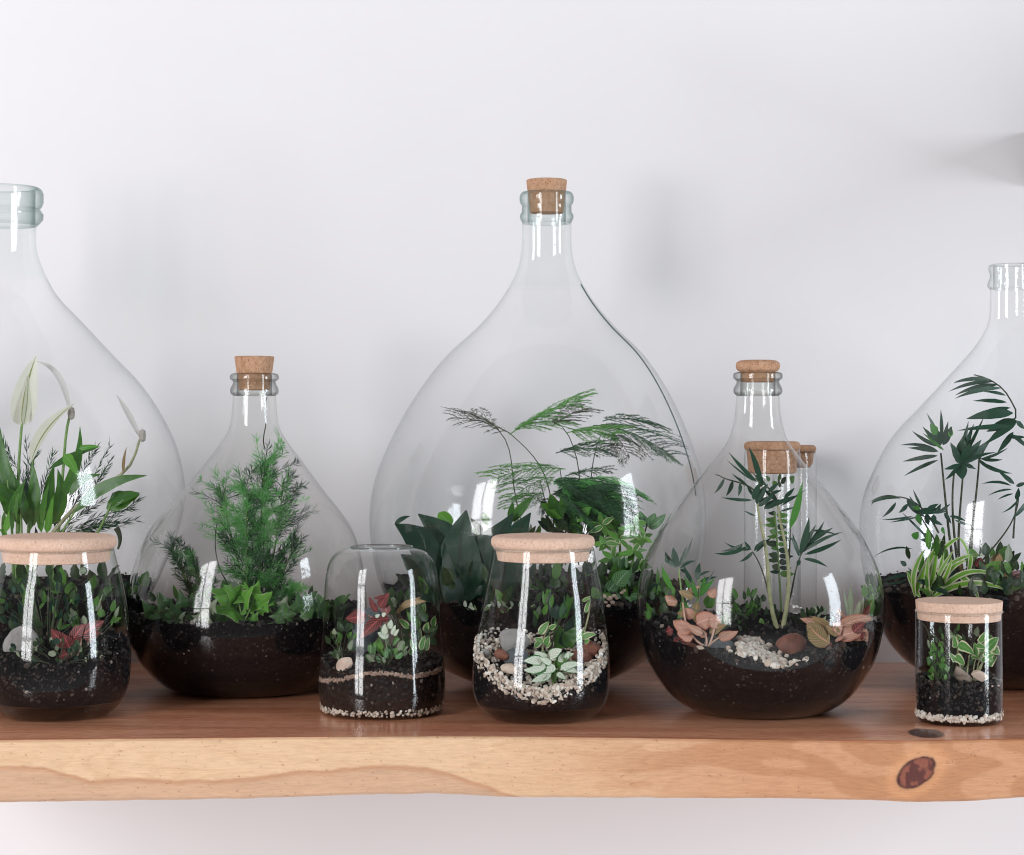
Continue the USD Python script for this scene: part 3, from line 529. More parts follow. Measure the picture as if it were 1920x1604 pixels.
# gravel path in the palm demijohn
pts = []
for _ in range(330):
    t_ = r.random(); px = 1418 + 10 * t_ + (18 + 42 * t_) * (r.random() * 2 - 1) * (1 if r.random() < .8 else 1.4); x = (px - 960) * (VD.d - .06) / F
    y = VD.y - .028 - .072 * t_ - .006 * r.random(); pts.append([x, y, float(VD.h(A(x), A(y))) + .0026])
v = VD.clamp(A(pts), .004)
solo('gravel', stones(v, .0021, .45, 4), M['gravel_pale'], 'pale gravel path between the stones of the palm demijohn', 'gravel', kind='stuff')
# gravel at the foot of the small straight jar and of the cloche
def foot_gravel(V, n, z0, z1, size, mat, label, seed):
    r = np.random.default_rng(seed); a = r.uniform(np.pi * .95, np.pi * 2.05, n); z = z0 + (z1 - z0) * r.random(n) ** 1.3; rr = V.r(z) - r.uniform(.0012, .0026, n)
    solo('gravel', stones(np.stack([V.x + rr * np.cos(a), V.y + rr * np.sin(a), z], 1), size, .5, seed), M[mat], label, 'gravel', kind='stuff')
foot_gravel(JD, 330, .0045, .0098, .0014, 'gravel_pale', 'pale gravel drainage at the bottom of the small straight jar', 31)
foot_gravel(JB, 260, .0035, .0085, .0012, 'gravel', 'sparse brown gravel at the bottom of the cloche', 32)
# sand seam in the cloche
r = np.random.default_rng(33); pts = []
for a in np.linspace(np.pi * 1.0, np.pi * 2.0, 420):
    zz = JB.z(np.interp(JB.x / JB.k + 960 + 118 * math.cos(a), [597, 640, 700, 740, 780, 835], [1285, 1276, 1260, 1261, 1270, 1262]), -.045)
    for _ in range(2):
        z = zz + r.normal() * .0008; rr = JB.r(z) - .0014; pts.append([JB.x + rr * math.cos(a), JB.y + rr * math.sin(a), z])
solo('sand_seam', stones(A(pts), .0009, .4, 34), pebbles_mat('brown_sand', [(0, (.20, .13, .10)), (.5, (.36, .25, .19)), (1, (.48, .36, .29))]), 'thin band of brown sand between soil layers in the cloche', 'sand', kind='stuff')
# loose white pebbles
def pebble(V, px, py, s, label, mat='pale_stone', dy=None, group=None, front=True):
    z = V.z(py); dy = -(V.r(z) * .985 - s) if dy is None else dy
    z = V.z(py, dy)
    if front: 
        ax = (px - 960) * (V.d + dy) / F - V.x; rr = V.r(z) - s - .0012; dy = -math.sqrt(max(rr * rr - ax * ax, 1e-6)) if abs(ax) < rr else -.001; z = V.z(py, dy)
    c = P(px, py, V.y + dy); rs = int(px * 7 + py) % 1000
    solo('pebble', rock(c, A([s, s * .8, s * .75]), rs, 4, sub=2), M[mat], label, 'pebble', group)
for px, py, s in ((1133, 1119, .0028), (1143, 1122, .0032), (1152, 1118, .0025), (1148, 1130, .0026), (1157, 1122, .002), (1166, 1112, .002), (1171, 1108, .0018), (1136, 1130, .002), (1141, 1136, .0022)):
    pebble(VC, px, py, s, 'tiny white pebble against the glass right of the gravel jar', group='white pebbles in the middle demijohn')
for px, py, s in ((1288, 1243, .0026), (1296, 1248, .0024), (1325, 1252, .0022)):
    pebble(VD, px, py, s, 'tiny white pebble in the soil left of the dark slate', group='white pebbles left of the slate')
pebble(VD, 1311, 1218, .0045, 'beige oval pebble on the brown stone left of the dark slate')
pebble(VD, 1376, 1256, .0038, 'round beige pebble between the dark slate and gravel path')
for px, py, s in ((468, 1213, .003), (482, 1212, .0022), (505, 1215, .004), (513, 1208, .0028), (538, 1196, .0028), (548, 1199, .002), (355, 1220, .0012), (345, 1226, .001)):
    pebble(VB, px, py, s, 'small pale pebble in the front soil of the fern demijohn', group='pale pebbles in the fern demijohn')
for px, py, s in ((1741, 1287, .0016), (1752, 1290, .0014), (1806, 1296, .0018), (1818, 1293, .0022), (1828, 1296, .0013), (1850, 1291, .0018), (1860, 1287, .0012), (1838, 1294, .0012), (1872, 1286, .0012)):
    pebble(JD, px, py, s, 'white crumb on the soil of the small straight jar', group='white crumbs in the small jar')
# larger stones
def stone(V, px, py, w, h, dy, mat, label, seed, rot=0, depth=None, cuts=5, name='stone'):
    k = (V.d + dy) / F; c = P(px, py, V.y + dy)
    vv, ff_ = rock(c, A([w * k, (depth or min(w, h) * .9) * k, h * k]), seed, cuts, rot); solo(name, (V.clamp(vv), ff_), M[mat], label, 'stone')
stone(VD, 1362, 1228, 48, 30, -.062, 'slate', 'dark blue grey slate lying left of the gravel path', 3, .5, 22)
stone(VD, 1290, 1232, 36, 26, -.068, 'red_stone', 'dark brown stone left of the grey slate', 5, .2, 24)
stone(VD, 1483, 1212, 31, 24, -.055, 'red_stone', 'rust red stone at the foot of the palm stem', 8, -.25, 22)
stone(JC, 962, 1206, 32, 27, .004, 'grey_stone', 'tall grey stone behind the gravel in the tapered jar', 12, .35, 16)
stone(JC, 940, 1228, 14, 12, -.022, 'red_stone', 'small reddish stone left in the tapered jar', 14, .3, 10)
stone(JC, 910, 1226, 12, 9, -.014, 'grey_stone', 'small grey stone at the left glass of the tapered jar', 15, .2, 9)
stone(JC, 968, 1233, 26, 19, -.018, 'slate', 'blue grey flat slate in front of the tall grey stone', 16, .1, 12)
stone(JC, 957, 1256, 21, 12, -.036, 'pale_stone', 'pale flat stone lying on the gravel in the tapered jar', 17, .12, 14)
stone(JC, 1112, 1216, 20, 15, -.012, 'red_stone', 'rust red stone at the right glass of the tapered jar', 18, .2, 14)
stone(JC, 1092, 1232, 20, 14, -.016, 'red_stone', 'dark red stone with pale vein beside the white leaves', 19, .3, 14)
stone(JA, 40, 1215, 34, 42, -.012, 'grey_stone', 'large grey stone standing in the wide left jar', 21, .15, 18)
stone(JB, 644, 1246, 22, 12, -.042, 'pale_stone', 'pale pinkish stone at the left front of the cloche', 23, -.35, 12)
stone(JB, 612, 1262, 10, 6, -.022, 'pale_stone', 'thin pale stone chip at the left glass of the cloche', 24, -.3, 8)
stone(JB, 690, 1185, 30, 46, .012, 'slate', 'blue grey slate standing upright in the cloche', 26, .3, 14)
stone(JD, 1838, 1268, 21, 9, -.024, 'pale_stone', 'pale bark chip lying tilted on the soil of the small jar', 27, .5, 9, name='bark_chip')
stone(JD, 1803, 1265, 27, 13, -.008, 'bark', 'grey driftwood piece leaning in the small jar', 28, .72, 12, name='driftwood')
stone(VB, 488, 1205, 26, 11, -.082, 'red_stone', 'dark red stone sunk in soil below the ivy', 29, 0, 10)
stone(VB, 360, 1168, 22, 3.5, -.07, 'bark', 'thin pale bark strip on the soil left of the ivy', 30, .25, 8, name='bark_chip')

# ---------------------------------------------------------------- plants
def leaf(b, t, w, mid=None, nrm=(0, -1, .25), shape='lance', fold=.18, n=8, m=2, curl=0.0, lobes=0, wave=0.0, seed=0):
    """blade from b to t; mid: offset of the middle of its spine; w: greatest width"""
    b, t = A(b, float), A(t, float); L = np.linalg.norm(t - b); c = (b + t) / 2 + (np.zeros(3) if mid is None else A(mid))
    s = np.linspace(0, 1, n + 1)[:, None]; sp = (1-s)**2 * b + 2*s*(1-s) * c + s*s * t
    T = np.gradient(sp, axis=0); T /= np.maximum(np.linalg.norm(T, axis=1, keepdims=True), 1e-9)
    N = np.broadcast_to(nz(A(nrm, float)), T.shape); X = np.cross(T, N); X /= np.maximum(np.linalg.norm(X, axis=1, keepdims=True), 1e-6); N = np.cross(X, T)
    q = s[:, 0]
    W = {'lance': lambda: np.sin(np.pi * q ** .75) ** .9, 'ovate': lambda: np.sin(np.pi * q ** .62) ** .75, 'blade': lambda: np.minimum(1, q * 6 + .35) * (1 - q ** 3) ** .8,
         'round': lambda: np.sqrt(np.maximum(1 - (2 * q - 1) ** 2, 0)), 'heart': lambda: np.minimum(1, (q * 5.5) ** .5) * (1 - q) ** .62 * 1.12}[shape]()
    W = np.maximum(W, .03) * w / 2
    u = np.linspace(-1, 1, 2 * m + 1)
    wv = wave * np.sin(q * 19 + seed)[:, None] * np.abs(u)[None] ** 2 * w
    v = sp[:, None] + X[:, None] * (W[:, None] * u[None])[..., None] + N[:, None] * ((fold * np.abs(u)[None] - curl * u[None] ** 2) * W[:, None] + wv)[..., None]
    uv = np.stack([np.broadcast_to((u + 1) / 2, (n + 1, 2 * m + 1)), np.broadcast_to(q[:, None], (n + 1, 2 * m + 1))], -1)
    return v.reshape(-1, 3), grid_faces(n + 1, 2 * m + 1), uv.reshape(-1, 2)
def ivy_leaf(c, tip, size, nrm=(0, -1, .3), seed=0):
    """lobed leaf: stalk end at c, tip lobe towards tip"""
    c, tip = A(c, float), A(tip, float); r = np.random.default_rng(seed)
    Y = nz(tip - c); N = nz(A(nrm, float)); X = nz(np.cross(Y, N)); N = np.cross(X, Y)
    out = A([(0, -.05), (.18, -.16), (.46, -.12), (.40, .06), (.66, .22), (.40, .34), (.22, .50), (.14, .78), (0, 1.02)]); out = np.vstack([out, (out[1:-1] * A([-1, 1]))[::-1]])
    out = out * (1 + .12 * (r.random((len(out), 1)) - .5)); cen = A([0, .22])
    P2 = np.vstack([cen, cen + (out - cen) * .55, out]); k = len(out)
    z = np.r_[0, np.full(k, -.02), np.full(k, -.12)] + .22 * np.abs(P2[:, 0]) - .10 * (P2[:, 1] - .3) ** 2
    v = c + size * (P2[:, :1] * X + P2[:, 1:] * Y + z[:, None] * N)
    f = [[0, 1 + i, 1 + (i + 1) % k] for i in range(k)]
    for i in range(k):
        j = (i + 1) % k; f += [[1 + i, 1 + k + i, 1 + k + j], [1 + i, 1 + k + j, 1 + j]]
    rad = np.r_[0, np.full(k, .55), np.full(k, 1.0)]
    uv = np.stack([.5 + .5 * np.sign(P2[:, 0]) * np.where(np.abs(P2[:, 0]) < 1e-6, 0, np.maximum(np.abs(P2[:, 0]), rad * .9 * (np.abs(P2[:, 0]) > .05))), np.clip(P2[:, 1], 0, 1)], 1)
    return v, A(f), np.clip(uv, 0, 1)
def put(t, V, mesh, mat, name='leaf', label=None, gap=.0025):
    v = V.clamp(mesh[0], gap) if V else mesh[0]
    return part(t, name, (v, mesh[1]), mat, smooth=True, uv=mesh[2] if len(mesh) > 2 else None, label=label)
def plant(name, label, cat, V, px, py, dy=0, group=None): return thing(name, label, cat, V.p(px, py, dy), group)
def leaves(t, V, dy, rows, mat, shape='lance', name='leaf', fold=.18, nrm=None, spread=.012, seed=0, wave=0.045, curl=0.12):
    """rows: base px, base py, tip px, tip py, width px, bend (share of length, to the left of base-tip), optional depth of tip"""
    r = np.random.default_rng(seed + 77)
    for row in rows:
        bx, by, tx, ty, w, k = row[:6]; d1 = row[6] if len(row) > 6 else r.uniform(-1, 1) * spread
        b, e = V.p(bx, by, dy + d1 * .25), V.p(tx, ty, dy + d1); L = np.linalg.norm(e - b); pe = A([-(e - b)[2], 0, (e - b)[0]])
        n_ = nrm if nrm is not None else (r.uniform(-.5, .5), -1, r.uniform(0, .7))
        put(t, V, leaf(b, e, w * V.k, pe * k + A([0, -.08 * L, 0]), n_, shape, fold, wave=wave, seed=len(used), curl=curl), M[mat if isinstance(mat, str) else mat[r.integers(len(mat))]], name)
def stems(t, V, dy, rows, mat, r0, r1=None, name='stem'):
    for row in rows:
        pts = [V.p(px, py, dy + (d[0] if d else 0)) for px, py, *d in row]
        v, f = tube(curve(pts, 14), r0, r1); part(t, name, (V.clamp(v), f), M[mat], smooth=60)
def clump(t, V, cx, cy, rx, ry, n, wpx, lpx, mats, seed, dy=0, ddy=.02, shape='ovate', up=.2, name='leaf', stem='stem_dark', root=None, wave=0.07):
    """n leaves spread through a crown, each on a short stalk towards the root"""
    r = np.random.default_rng(seed); rx_, ry_ = root or (cx, cy + ry * 1.1)
    for i in range(n):
        a = r.random() * 2 * np.pi; q = math.sqrt(r.random()); px, py = cx + rx * q * math.cos(a), cy + ry * q * math.sin(a); d = dy + r.uniform(-1, 1) * ddy
        dirp = nz(A([px - rx_, py - ry_]) / A([max(rx, 1), max(ry, 1)]) + r.normal(size=2) * .45 + A([0, -up])); L = lpx * r.uniform(.65, 1.2)
        b = V.p(px - dirp[0] * L / 2, py - dirp[1] * L / 2, d); e = V.p(px + dirp[0] * L / 2, py + dirp[1] * L / 2, d + r.uniform(-.6, .3) * L * V.k)
        n_ = (r.uniform(-.8, .8), -1, r.uniform(-.1, 1.2)); m_ = M[mats[r.integers(len(mats))]]
        if shape == 'ivy': me = ivy_leaf(b, e, L * V.k, n_, i)
        else: me = leaf(b, e, wpx * r.uniform(.5, 1.05) * V.k, A([0, -.1, .12]) * L * V.k, n_, shape, .2, 6, 2, wave=wave, seed=i)
        put(t, V, me, m_, name)
        if stem and i % 2 == 0:
            v, f = tube(curve([V.p(rx_ + (px - rx_) * .15, ry_, d * .6 + dy * .4), V.p((px + rx_) / 2, (py + ry_) / 2 - ry * .1, d), b], 7), .0006, .0004, 4); put(t, V, (v, f), M[stem], 'stem')
def needles(pts, n, L, w, ang, r, taper=.5, flat=None):
    """fine needles along a spine, as thin bent slivers"""
    pts = A(pts); s = np.sort(r.random(n)) * .97 + .03; i = np.clip((s * (len(pts) - 1)).astype(int), 0, len(pts) - 2); q = (s * (len(pts) - 1) - i)[:, None]
    p = pts[i] * (1 - q) + pts[i + 1] * q; T = pts[i + 1] - pts[i]; T /= np.maximum(np.linalg.norm(T, axis=1, keepdims=True), 1e-9)
    a = r.normal(size=(n, 3)); a -= (a * T).sum(1, keepdims=True) * T; a /= np.linalg.norm(a, axis=1, keepdims=True)
    if flat is not None: a = nzrows(np.cross(T, flat)) * np.where(r.random((n, 1)) < .5, 1, -1) + .25 * a
    an = ang * (1 + .35 * (r.random((n, 1)) - .5)); d = T * np.cos(an) + a * np.sin(an); l = (L * (1 - taper * s) * (.7 + .6 * r.random(n)))[:, None]
    b = np.cross(d, r.normal(size=(n, 3))); b /= np.maximum(np.linalg.norm(b, axis=1, keepdims=True), 1e-9)
    m_ = p + d * l * .5 ; e = p + d * l + T * l * .12; h = b * w / 2
    v = np.stack([p, m_ + h, e, m_ - h], 1).reshape(-1, 3); k = np.arange(n)[:, None] * 4
    return v, np.vstack([k + A([[0, 1, 2]]), k + A([[0, 2, 3]])])
def nzrows(a): return a / np.maximum(np.linalg.norm(a, axis=1, keepdims=True), 1e-9)
def sprig(t, V, b, e, mid, n, L, w, ang, mat, r, name='sprig', stem_r=.0004, taper=.5, flat=None):
    s = np.linspace(0, 1, 8)[:, None]; c = (b + e) / 2 + mid; sp = (1-s)**2*b + 2*s*(1-s)*c + s*s*e
    me = join([tube(sp, stem_r, stem_r * .5, 4), needles(sp, n, L, w, ang, r, taper, flat)])
    part(t, name, (V.clamp(me[0]), me[1]), M[mat], smooth=False)

# ---- left demijohn: peace lily and needle fern
pl = plant('peace_lily', 'peace lily with white spathes and dark green leaves in the left demijohn', 'plant', VL, 60, 1090, 0)
stems(pl, VL, 0, [[(30, 1090), (33, 960), (36, 860), (42, 788)], [(52, 1090), (55, 960), (62, 862)], [(110, 1090), (112, 960), (120, 860), (128, 790), (131, 778)]], 'stem_green', .0018, .0013)
stems(pl, VL, -.01, [[(60, 1085), (100, 998), (150, 945), (205, 905), (240, 878), (256, 845), (262, 824)]], 'stem_pale', .0024, .0012)
put(pl, VL, leaf(VL.p(41, 800), VL.p(68, 668, -.01), 47 * VL.k, A([-.004, -.01, 0]), (.25, -1, 0), 'ovate', .35, 12, 3), M['spathe'], 'spathe')
put(pl, VL, leaf(VL.p(44, 798, -.008), VL.p(52, 700, -.012), 17 * VL.k, A([.004, -.002, 0]), (.9, -1, 0), 'ovate', .3, 10, 2), M['spathe'], 'spathe')
put(pl, VL, leaf(VL.p(58, 868), VL.p(140, 757, -.01), 27 * VL.k, A([-.012, 0, .006]), (-.5, -1, .3), 'lance', .5, 12, 3), M['spathe'], 'spathe')
put(pl, VL, leaf(VL.p(131, 775), VL.p(65, 677, .01), 13 * VL.k, A([.011, 0, .022]), (.6, -1, .2), 'lance', .3, 12, 2), M['spathe_thin'], 'spathe')
put(pl, VL, leaf(VL.p(263, 822), VL.p(218, 740, .01), 12 * VL.k, A([-.001, 0, .006]), (.6, -1, .1), 'lance', .3, 12, 2), M['spathe_thin'], 'spathe')
for px, py, s in ((134, 775, 8), (267, 817, 8)):
    c = VL.p(px, py); part(pl, 'spadix', lathe([(.0002, -.0068), (.003, -.005), (.0038, 0), (.003, .005), (.0002, .0065)], c, 14, wob=.4, seed=px), M['spadix'], smooth=60)
leaves(pl, VL, -.012, [(100, 950, 150, 800, 20, -.22), (62, 985, 0, 800, 30, .16), (60, 990, 60, 868, 26, -.1), (92, 990, 102, 870, 24, .08), (40, 985, -6, 862, 26, .12), (60, 985, -40, 900, 26, -.25),
    (95, 985, 108, 880, 26, -.25)], 'lily', 'lance', spread=.02, seed=1, wave=.06)
leaves(pl, VL, -.02, [(92, 880, 188, 838, 17, .10), (140, 962, 276, 892, 24, .22), (130, 930, 190, 890, 15, .3), (200, 955, 262, 928, 34, .10), (78, 985, 92, 905, 16, .05), (20, 985, 48, 900, 20, .1), (50, 985, 26, 890, 18, -.1)], 'lily', 'lance', spread=.012, seed=2, wave=.06)
leaves(pl, VL, -.028, [(120, 852, 148, 896, 26, .1), (148, 842, 187, 838, 11, .1), (10, 1000, 45, 920, 14, .1), (88, 1000, 100, 930, 15, 0)], 'lily_bright', 'heart', spread=.01, seed=3)
leaves(pl, VL, -.02, [(205, 940, 262, 925, 36, .02)], 'lily', 'heart', seed=4)
leaves(pl, VL, -.02, [(232, 890, 238, 838, 6, .1)], 'fit_olive', 'lance', seed=5)
stems(pl, VL, -.02, [[(165, 1030), (188, 990), (208, 945)], [(95, 1090), (112, 1010), (140, 960)], [(25, 1090), (22, 990), (14, 900)], [(40, 1090), (40, 985), (38, 930)]], 'stem_green', .0016, .001)
clump(pl, VL, 30, 985, 95, 60, 34, 15, 60, ['lily', 'lily', 'dark_broad', 'lily_bright'], 9, .01, .05, 'lance', .6, stem=None, root=(40, 1100))
stems(pl, VL, -.03, [[(218, 990), (225, 1010), (221, 1030)]], 'stem_dark', .003, .001)
nf = plant('needle_fern', 'wispy needle fern sprigs around the peace lily in the left demijohn', 'plant', VL, 120, 1090, .03)
r = np.random.default_rng(50)
for bx, by, tx, ty, bend in [(40, 980, 5, 822, .0), (60, 970, 48, 815, 0), (55, 970, 60, 840, 0), (70, 950, 100, 850, 0), (130, 960, 206, 835, -.1), (130, 940, 180, 840, .05), (140, 960, 208, 862, -.1), (150, 985, 250, 955, .1), (130, 1000, 262, 935, -.15),
        (120, 1000, 215, 980, .08), (140, 990, 235, 985, -.05), (120, 1000, 160, 900, .1), (20, 960, -20, 830, 0), (60, 950, 15, 845, .1), (110, 1010, 185, 1000, .05), (35, 960, 75, 830, .1), (160, 960, 200, 880, .2), (125, 985, 190, 940, 0), (150, 1000, 255, 975, .05)]:
    b, e = VL.p(bx, by, .03), VL.p(tx, ty, r.uniform(-.01, .07)); L = np.linalg.norm(e - b)
    sprig(nf, VL, b, e, A([0, 0, bend * L]), 60, 22 * VL.k, .0010, .55, 'fern_dark', r, taper=.35)
mo = [soil_ for soil_ in ()]
gl = plant('ground_leaves', 'low dark green ground leaves on the soil of the left demijohn', 'plant', VL, 100, 1130, -.05)
clump(gl, VL, 100, 1100, 190, 40, 60, 26, 34, ['small_dark', 'small_dark', 'dark_broad', 'small'], 12, -.06, .06, 'ovate', .5, stem=None)

# ---- fern demijohn: feathery plumes, ivy
fp = plant('feathery_fern', 'tall bright feathery fern plume filling the middle of its demijohn', 'plant', VB, 470, 1135, 0)
r = np.random.default_rng(60)
def plume(t, V, axis_pts, n, spread, L, dens, mats, dy=0, a0=0.10, needle=19, q0=.12):
    ax = curve([V.p(px, py, dy) for px, py in axis_pts], 24); part(t, 'stem', tube(ax, .0011, .0005, 5), M['stem_green'], smooth=60)
    for i in range(n):
        q = q0 + (1 - q0) * (i + r.random()) / n; k = q * 23; j = min(int(k), 22); b = ax[j] * (1 - (k - j)) + ax[j + 1] * (k - j); T = nz(ax[j + 1] - ax[j])
        a = r.random() * 2 * np.pi; side = A([math.cos(a), math.sin(a) * .9, 0]); an = spread * r.uniform(.35, 1.3) * (1 - .22 * q)
        l = L * V.k * r.uniform(.45, 1.2) * (.62 + .42 * math.sin(math.pi * min(1, q * .9))); e = b + (T * math.cos(an) + side * math.sin(an)) * l
        sprig(t, V, b, e, A([0, 0, .06 * l]) + side * .08 * l + r.normal(size=3) * .13 * l, dens, needle * V.k, .00066, .8, mats[r.integers(len(mats))], r, taper=.3)
plume(fp, VB, [(478, 1150), (486, 1050), (490, 960), (499, 868)], 74, 1.3, 82, 44, ['fern', 'fern', 'fern', 'fern_dark'], -.005)
plume(fp, VB, [(468, 1150), (448, 1060), (428, 980), (420, 915)], 50, 1.4, 68, 40, ['fern', 'fern', 'fern_dark'], .004)
plume(fp, VB, [(488, 1150), (505, 1080), (520, 1000), (530, 905)], 54, 1.4, 66, 40, ['fern', 'fern_dark', 'fern_dark'], .01)
plume(fp, VB, [(475, 1150), (462, 1080), (462, 1000), (460, 915)], 38, 1.2, 70, 44, ['fern', 'fern', 'fern_dark'], -.018)
stems(fp, VB, -.005, [[(497, 842), (495, 815), (499, 790), (497, 765), (501, 745)], [(470, 1140), (410, 1060), (407, 980)], [(488, 1140), (495, 1000), (500, 880)]], 'stem_dark', .0006, .0004)
fs = plant('feathery_fern', 'small dark feathery sprig left of the tall plume in the fern demijohn', 'plant', VB, 345, 1130, .01)
plume(fs, VB, [(372, 1150), (350, 1090), (330, 1045), (322, 1025)], 26, .9, 46, 40, ['fern_dark'], .01, needle=18)
plume(fs, VB, [(380, 1150), (378, 1100), (366, 1060), (362, 1040)], 18, .9, 44, 40, ['fern', 'fern_dark'], .0, needle=16)
fs = plant('feathery_fern', 'thin feathery sprig right of the tall plume in the fern demijohn', 'plant', VB, 540, 1120, .01)
plume(fs, VB, [(505, 1150), (525, 1090), (545, 1040), (552, 1020)], 24, .9, 46, 40, ['fern_dark', 'fern'], .005, needle=16)
plume(fs, VB, [(500, 1150), (530, 1120), (550, 1105)], 22, .9, 34, 34, ['fern', 'fern'], -.02, needle=14)
iv = plant('ivy', 'bright green ivy cluster with pale leaf edges in front of the fern plume', 'plant', VB, 455, 1165, -.07)
for i, (bx, by, tx, ty) in enumerate([(446, 1120, 425, 1100), (462, 1122, 440, 1128), (455, 1130, 470, 1098), (476, 1120, 484, 1095), (440, 1135, 408, 1120), (470, 1138, 455, 1150), (492, 1128, 502, 1150), (452, 1150, 420, 1160), (446, 1142, 400, 1140), (480, 1145, 492, 1120),
        (458, 1165, 455, 1196), (470, 1158, 486, 1172), (440, 1160, 425, 1182), (432, 1120, 402, 1105), (500, 1135, 520, 1128), (420, 1150, 385, 1160), (466, 1110, 452, 1090), (428, 1170, 414, 1188), (484, 1132, 510, 1112)]):
    L = math.hypot(tx - bx, ty - by) * 1.25
    put(iv, VB, ivy_leaf(VB.p(bx, by, -.075), VB.p(tx, ty, -.085 + .008 * math.sin(i * 3)), L * VB.k, (math.sin(i * 5.) * .5, -1, .5 + .4 * math.sin(i)), i), M['ivy' if i not in (7, 10, 12, 15, 17) else 'ivy_dark'])
stems(iv, VB, -.078, [[(455, 1170), (452, 1150), (446, 1122)], [(455, 1170), (470, 1140), (476, 1120)], [(455, 1170), (420, 1150)]], 'stem_green', .0008)
iv2 = plant('ivy', 'dark grey green ivy trailing over the left soil of the fern demijohn', 'plant', VB, 330, 1160, -.06)
clump(iv2, VB, 335, 1140, 78, 24, 26, 20, 34, ['ivy_dark', 'grey_leaf', 'ivy_dark', 'small_dark'], 61, -.07, .03, 'ivy', .2, stem='stem_dark')
iv3 = plant('ivy', 'dark ivy covering the right soil of the fern demijohn', 'plant', VB, 570, 1160, -.05)
clump(iv3, VB, 580, 1150, 78, 30, 34, 20, 34, ['ivy_dark', 'small_dark', 'ivy_dark', 'grey_leaf'], 62, -.06, .035, 'ivy', .2, stem='stem_dark')
mg = plant('ground_leaves', 'dark low leaves between ivy and soil in the fern demijohn', 'plant', VB, 460, 1160, 0)
clump(mg, VB, 460, 1130, 190, 30, 70, 18, 30, ['small_dark', 'small', 'ivy_dark', 'small_dark'], 63, .02, .07, 'ovate', .6, stem=None)

# ---- middle demijohn: plumosus fern plates, broad leaves
pf = plant('asparagus_fern', 'asparagus fern with flat layered green plates on thin wiry stems', 'plant', VC, 1030, 1060, 0)
stems(pf, VC, 0, [[(1000, 1060), (975, 970), (962, 900), (950, 830), (930, 803), (915, 796)], [(1040, 1060), (1030, 920), (1010, 870), (975, 830), (955, 812)], [(1085, 1060), (1086, 890), (1072, 830), (1050, 797), (1035, 790)], [(1100, 1060), (1108, 900), (1118, 840), (1135, 798)], [(1035, 1060), (1024, 950), (1012, 900)], [(1060, 1060), (1058, 950), (1050, 880)]], 'stem_dark', .0007, .0004)
r = np.random.default_rng(70)
def plate(V, t, bx, by, tx, ty, half, nb, mat, dy=0, ddy=0, droop=0.0, dens=26, tilt=.35, skew=0.0, needle=9):
    """a flat fern plate: a spine with fine side branches in one leaning plane"""
    b, e = V.p(bx, by, dy), V.p(tx, ty, dy + ddy); L = np.linalg.norm(e - b); up = nz(A([0, -tilt, 1.0])); T = nz(e - b); S = nz(np.cross(T, up)); 
    s = np.linspace(0, 1, 12)[:, None]; c = (b + e) / 2 + A([0, 0, .12 * L]); sp = (1-s)**2*b + 2*s*(1-s)*c + s*s*e; sp[:, 2] -= droop * L * s[:, 0] ** 2
    nb = int(nb * 1.6); dens = int(dens * 1.3)
    ms = [tube(sp, .0005, .0002, 4), needles(sp, dens, needle * V.k, .00055, .7, r, .2)]
    for i in range(nb):
        q = .06 + .92 * (i + .5 * r.random()) / nb; k = q * 11; j = min(int(k), 10); p0 = sp[j] * (1 - (k - j)) + sp[j + 1] * (k - j); sg = 1 if i % 2 else -1
        l = half * V.k * math.sin(math.pi * (.12 + .80 * q)) ** .8 * r.uniform(.75, 1.15); d = nz(T * .75 + S * sg * .85 + up * r.uniform(-.12, .12))
        q1 = p0 + d * l * .5 + A([0, 0, .04 * l]); q2 = p0 + (d + T * .25) * l - A([0, 0, .10 * l]); br = curve([p0, q1, q2], 6)
        ms += [tube(br, .0003, .00018, 3), needles(br, dens, needle * V.k, .00052, .6, r, .35, up)]
    me = join(ms); part(t, 'frond', (V.clamp(me[0]), me[1]), M[mat], smooth=False)
plate(VC, pf, 955, 812, 850, 782, 58, 12, 'fern_dry', -.01, -.02, .02, 14)
plate(VC, pf, 935, 806, 880, 772, 36, 8, 'fern_dry', .0, .03, .0, 14)
plate(VC, pf, 955, 815, 1092, 760, 78, 20, 'fern_plate', -.01, -.03, -.05, 34)
plate(VC, pf, 965, 805, 1060, 790, 60, 14, 'fern_plate', .0, .02, .0, 30)
plate(VC, pf, 1035, 800, 1095, 768, 50, 12, 'fern_dry', .0, .03, .0, 24)
plate(VC, pf, 1062, 812, 1150, 812, 60, 16, 'fern_plate', -.012, -.02, .06, 36)
plate(VC, pf, 1042, 850, 1140, 842, 60, 16, 'fern_dark', -.01, -.01, .04, 36)
plate(VC, pf, 1112, 798, 1262, 835, 70, 24, 'fern_dark', -.005, -.02, .16, 40)
plate(VC, pf, 1130, 790, 1230, 790, 52, 14, 'fern_dark', .0, .04, .1, 34)
plate(VC, pf, 1150, 815, 1180, 850, 50, 10, 'fern_dry', .0, -.02, .1, 26)
plate(VC, pf, 1060, 880, 925, 895, 60, 18, 'fern_plate', -.01, -.03, .03, 30)
plate(VC, pf, 1040, 895, 960, 925, 60, 14, 'fern_plate', -.01, -.03, .1, 30)
plate(VC, pf, 1020, 925, 962, 950, 46, 12, 'fern_plate', -.01, -.03, .1, 26)
plate(VC, pf, 1060, 893, 1145, 885, 30, 8, 'fern_dark', -.01, -.02, .0, 24)
for i in range(30):
    a = r.uniform(-.2, 1.0); bx, by = r.uniform(1025, 1120), r.uniform(895, 965)
    plate(VC, pf, bx, by, bx + r.uniform(10, 75), by + r.uniform(-10, 30), 60, 14, ['fern_plate', 'fern_dark', 'fern', 'fern_dark'][i % 4], r.uniform(-.075, .02), r.uniform(-.03, .03), .2, 40)
bl = plant('broad_leaf_plant', 'large glossy dark green broad leaves at the left of the middle demijohn', 'plant', VC, 860, 1120, -.04)
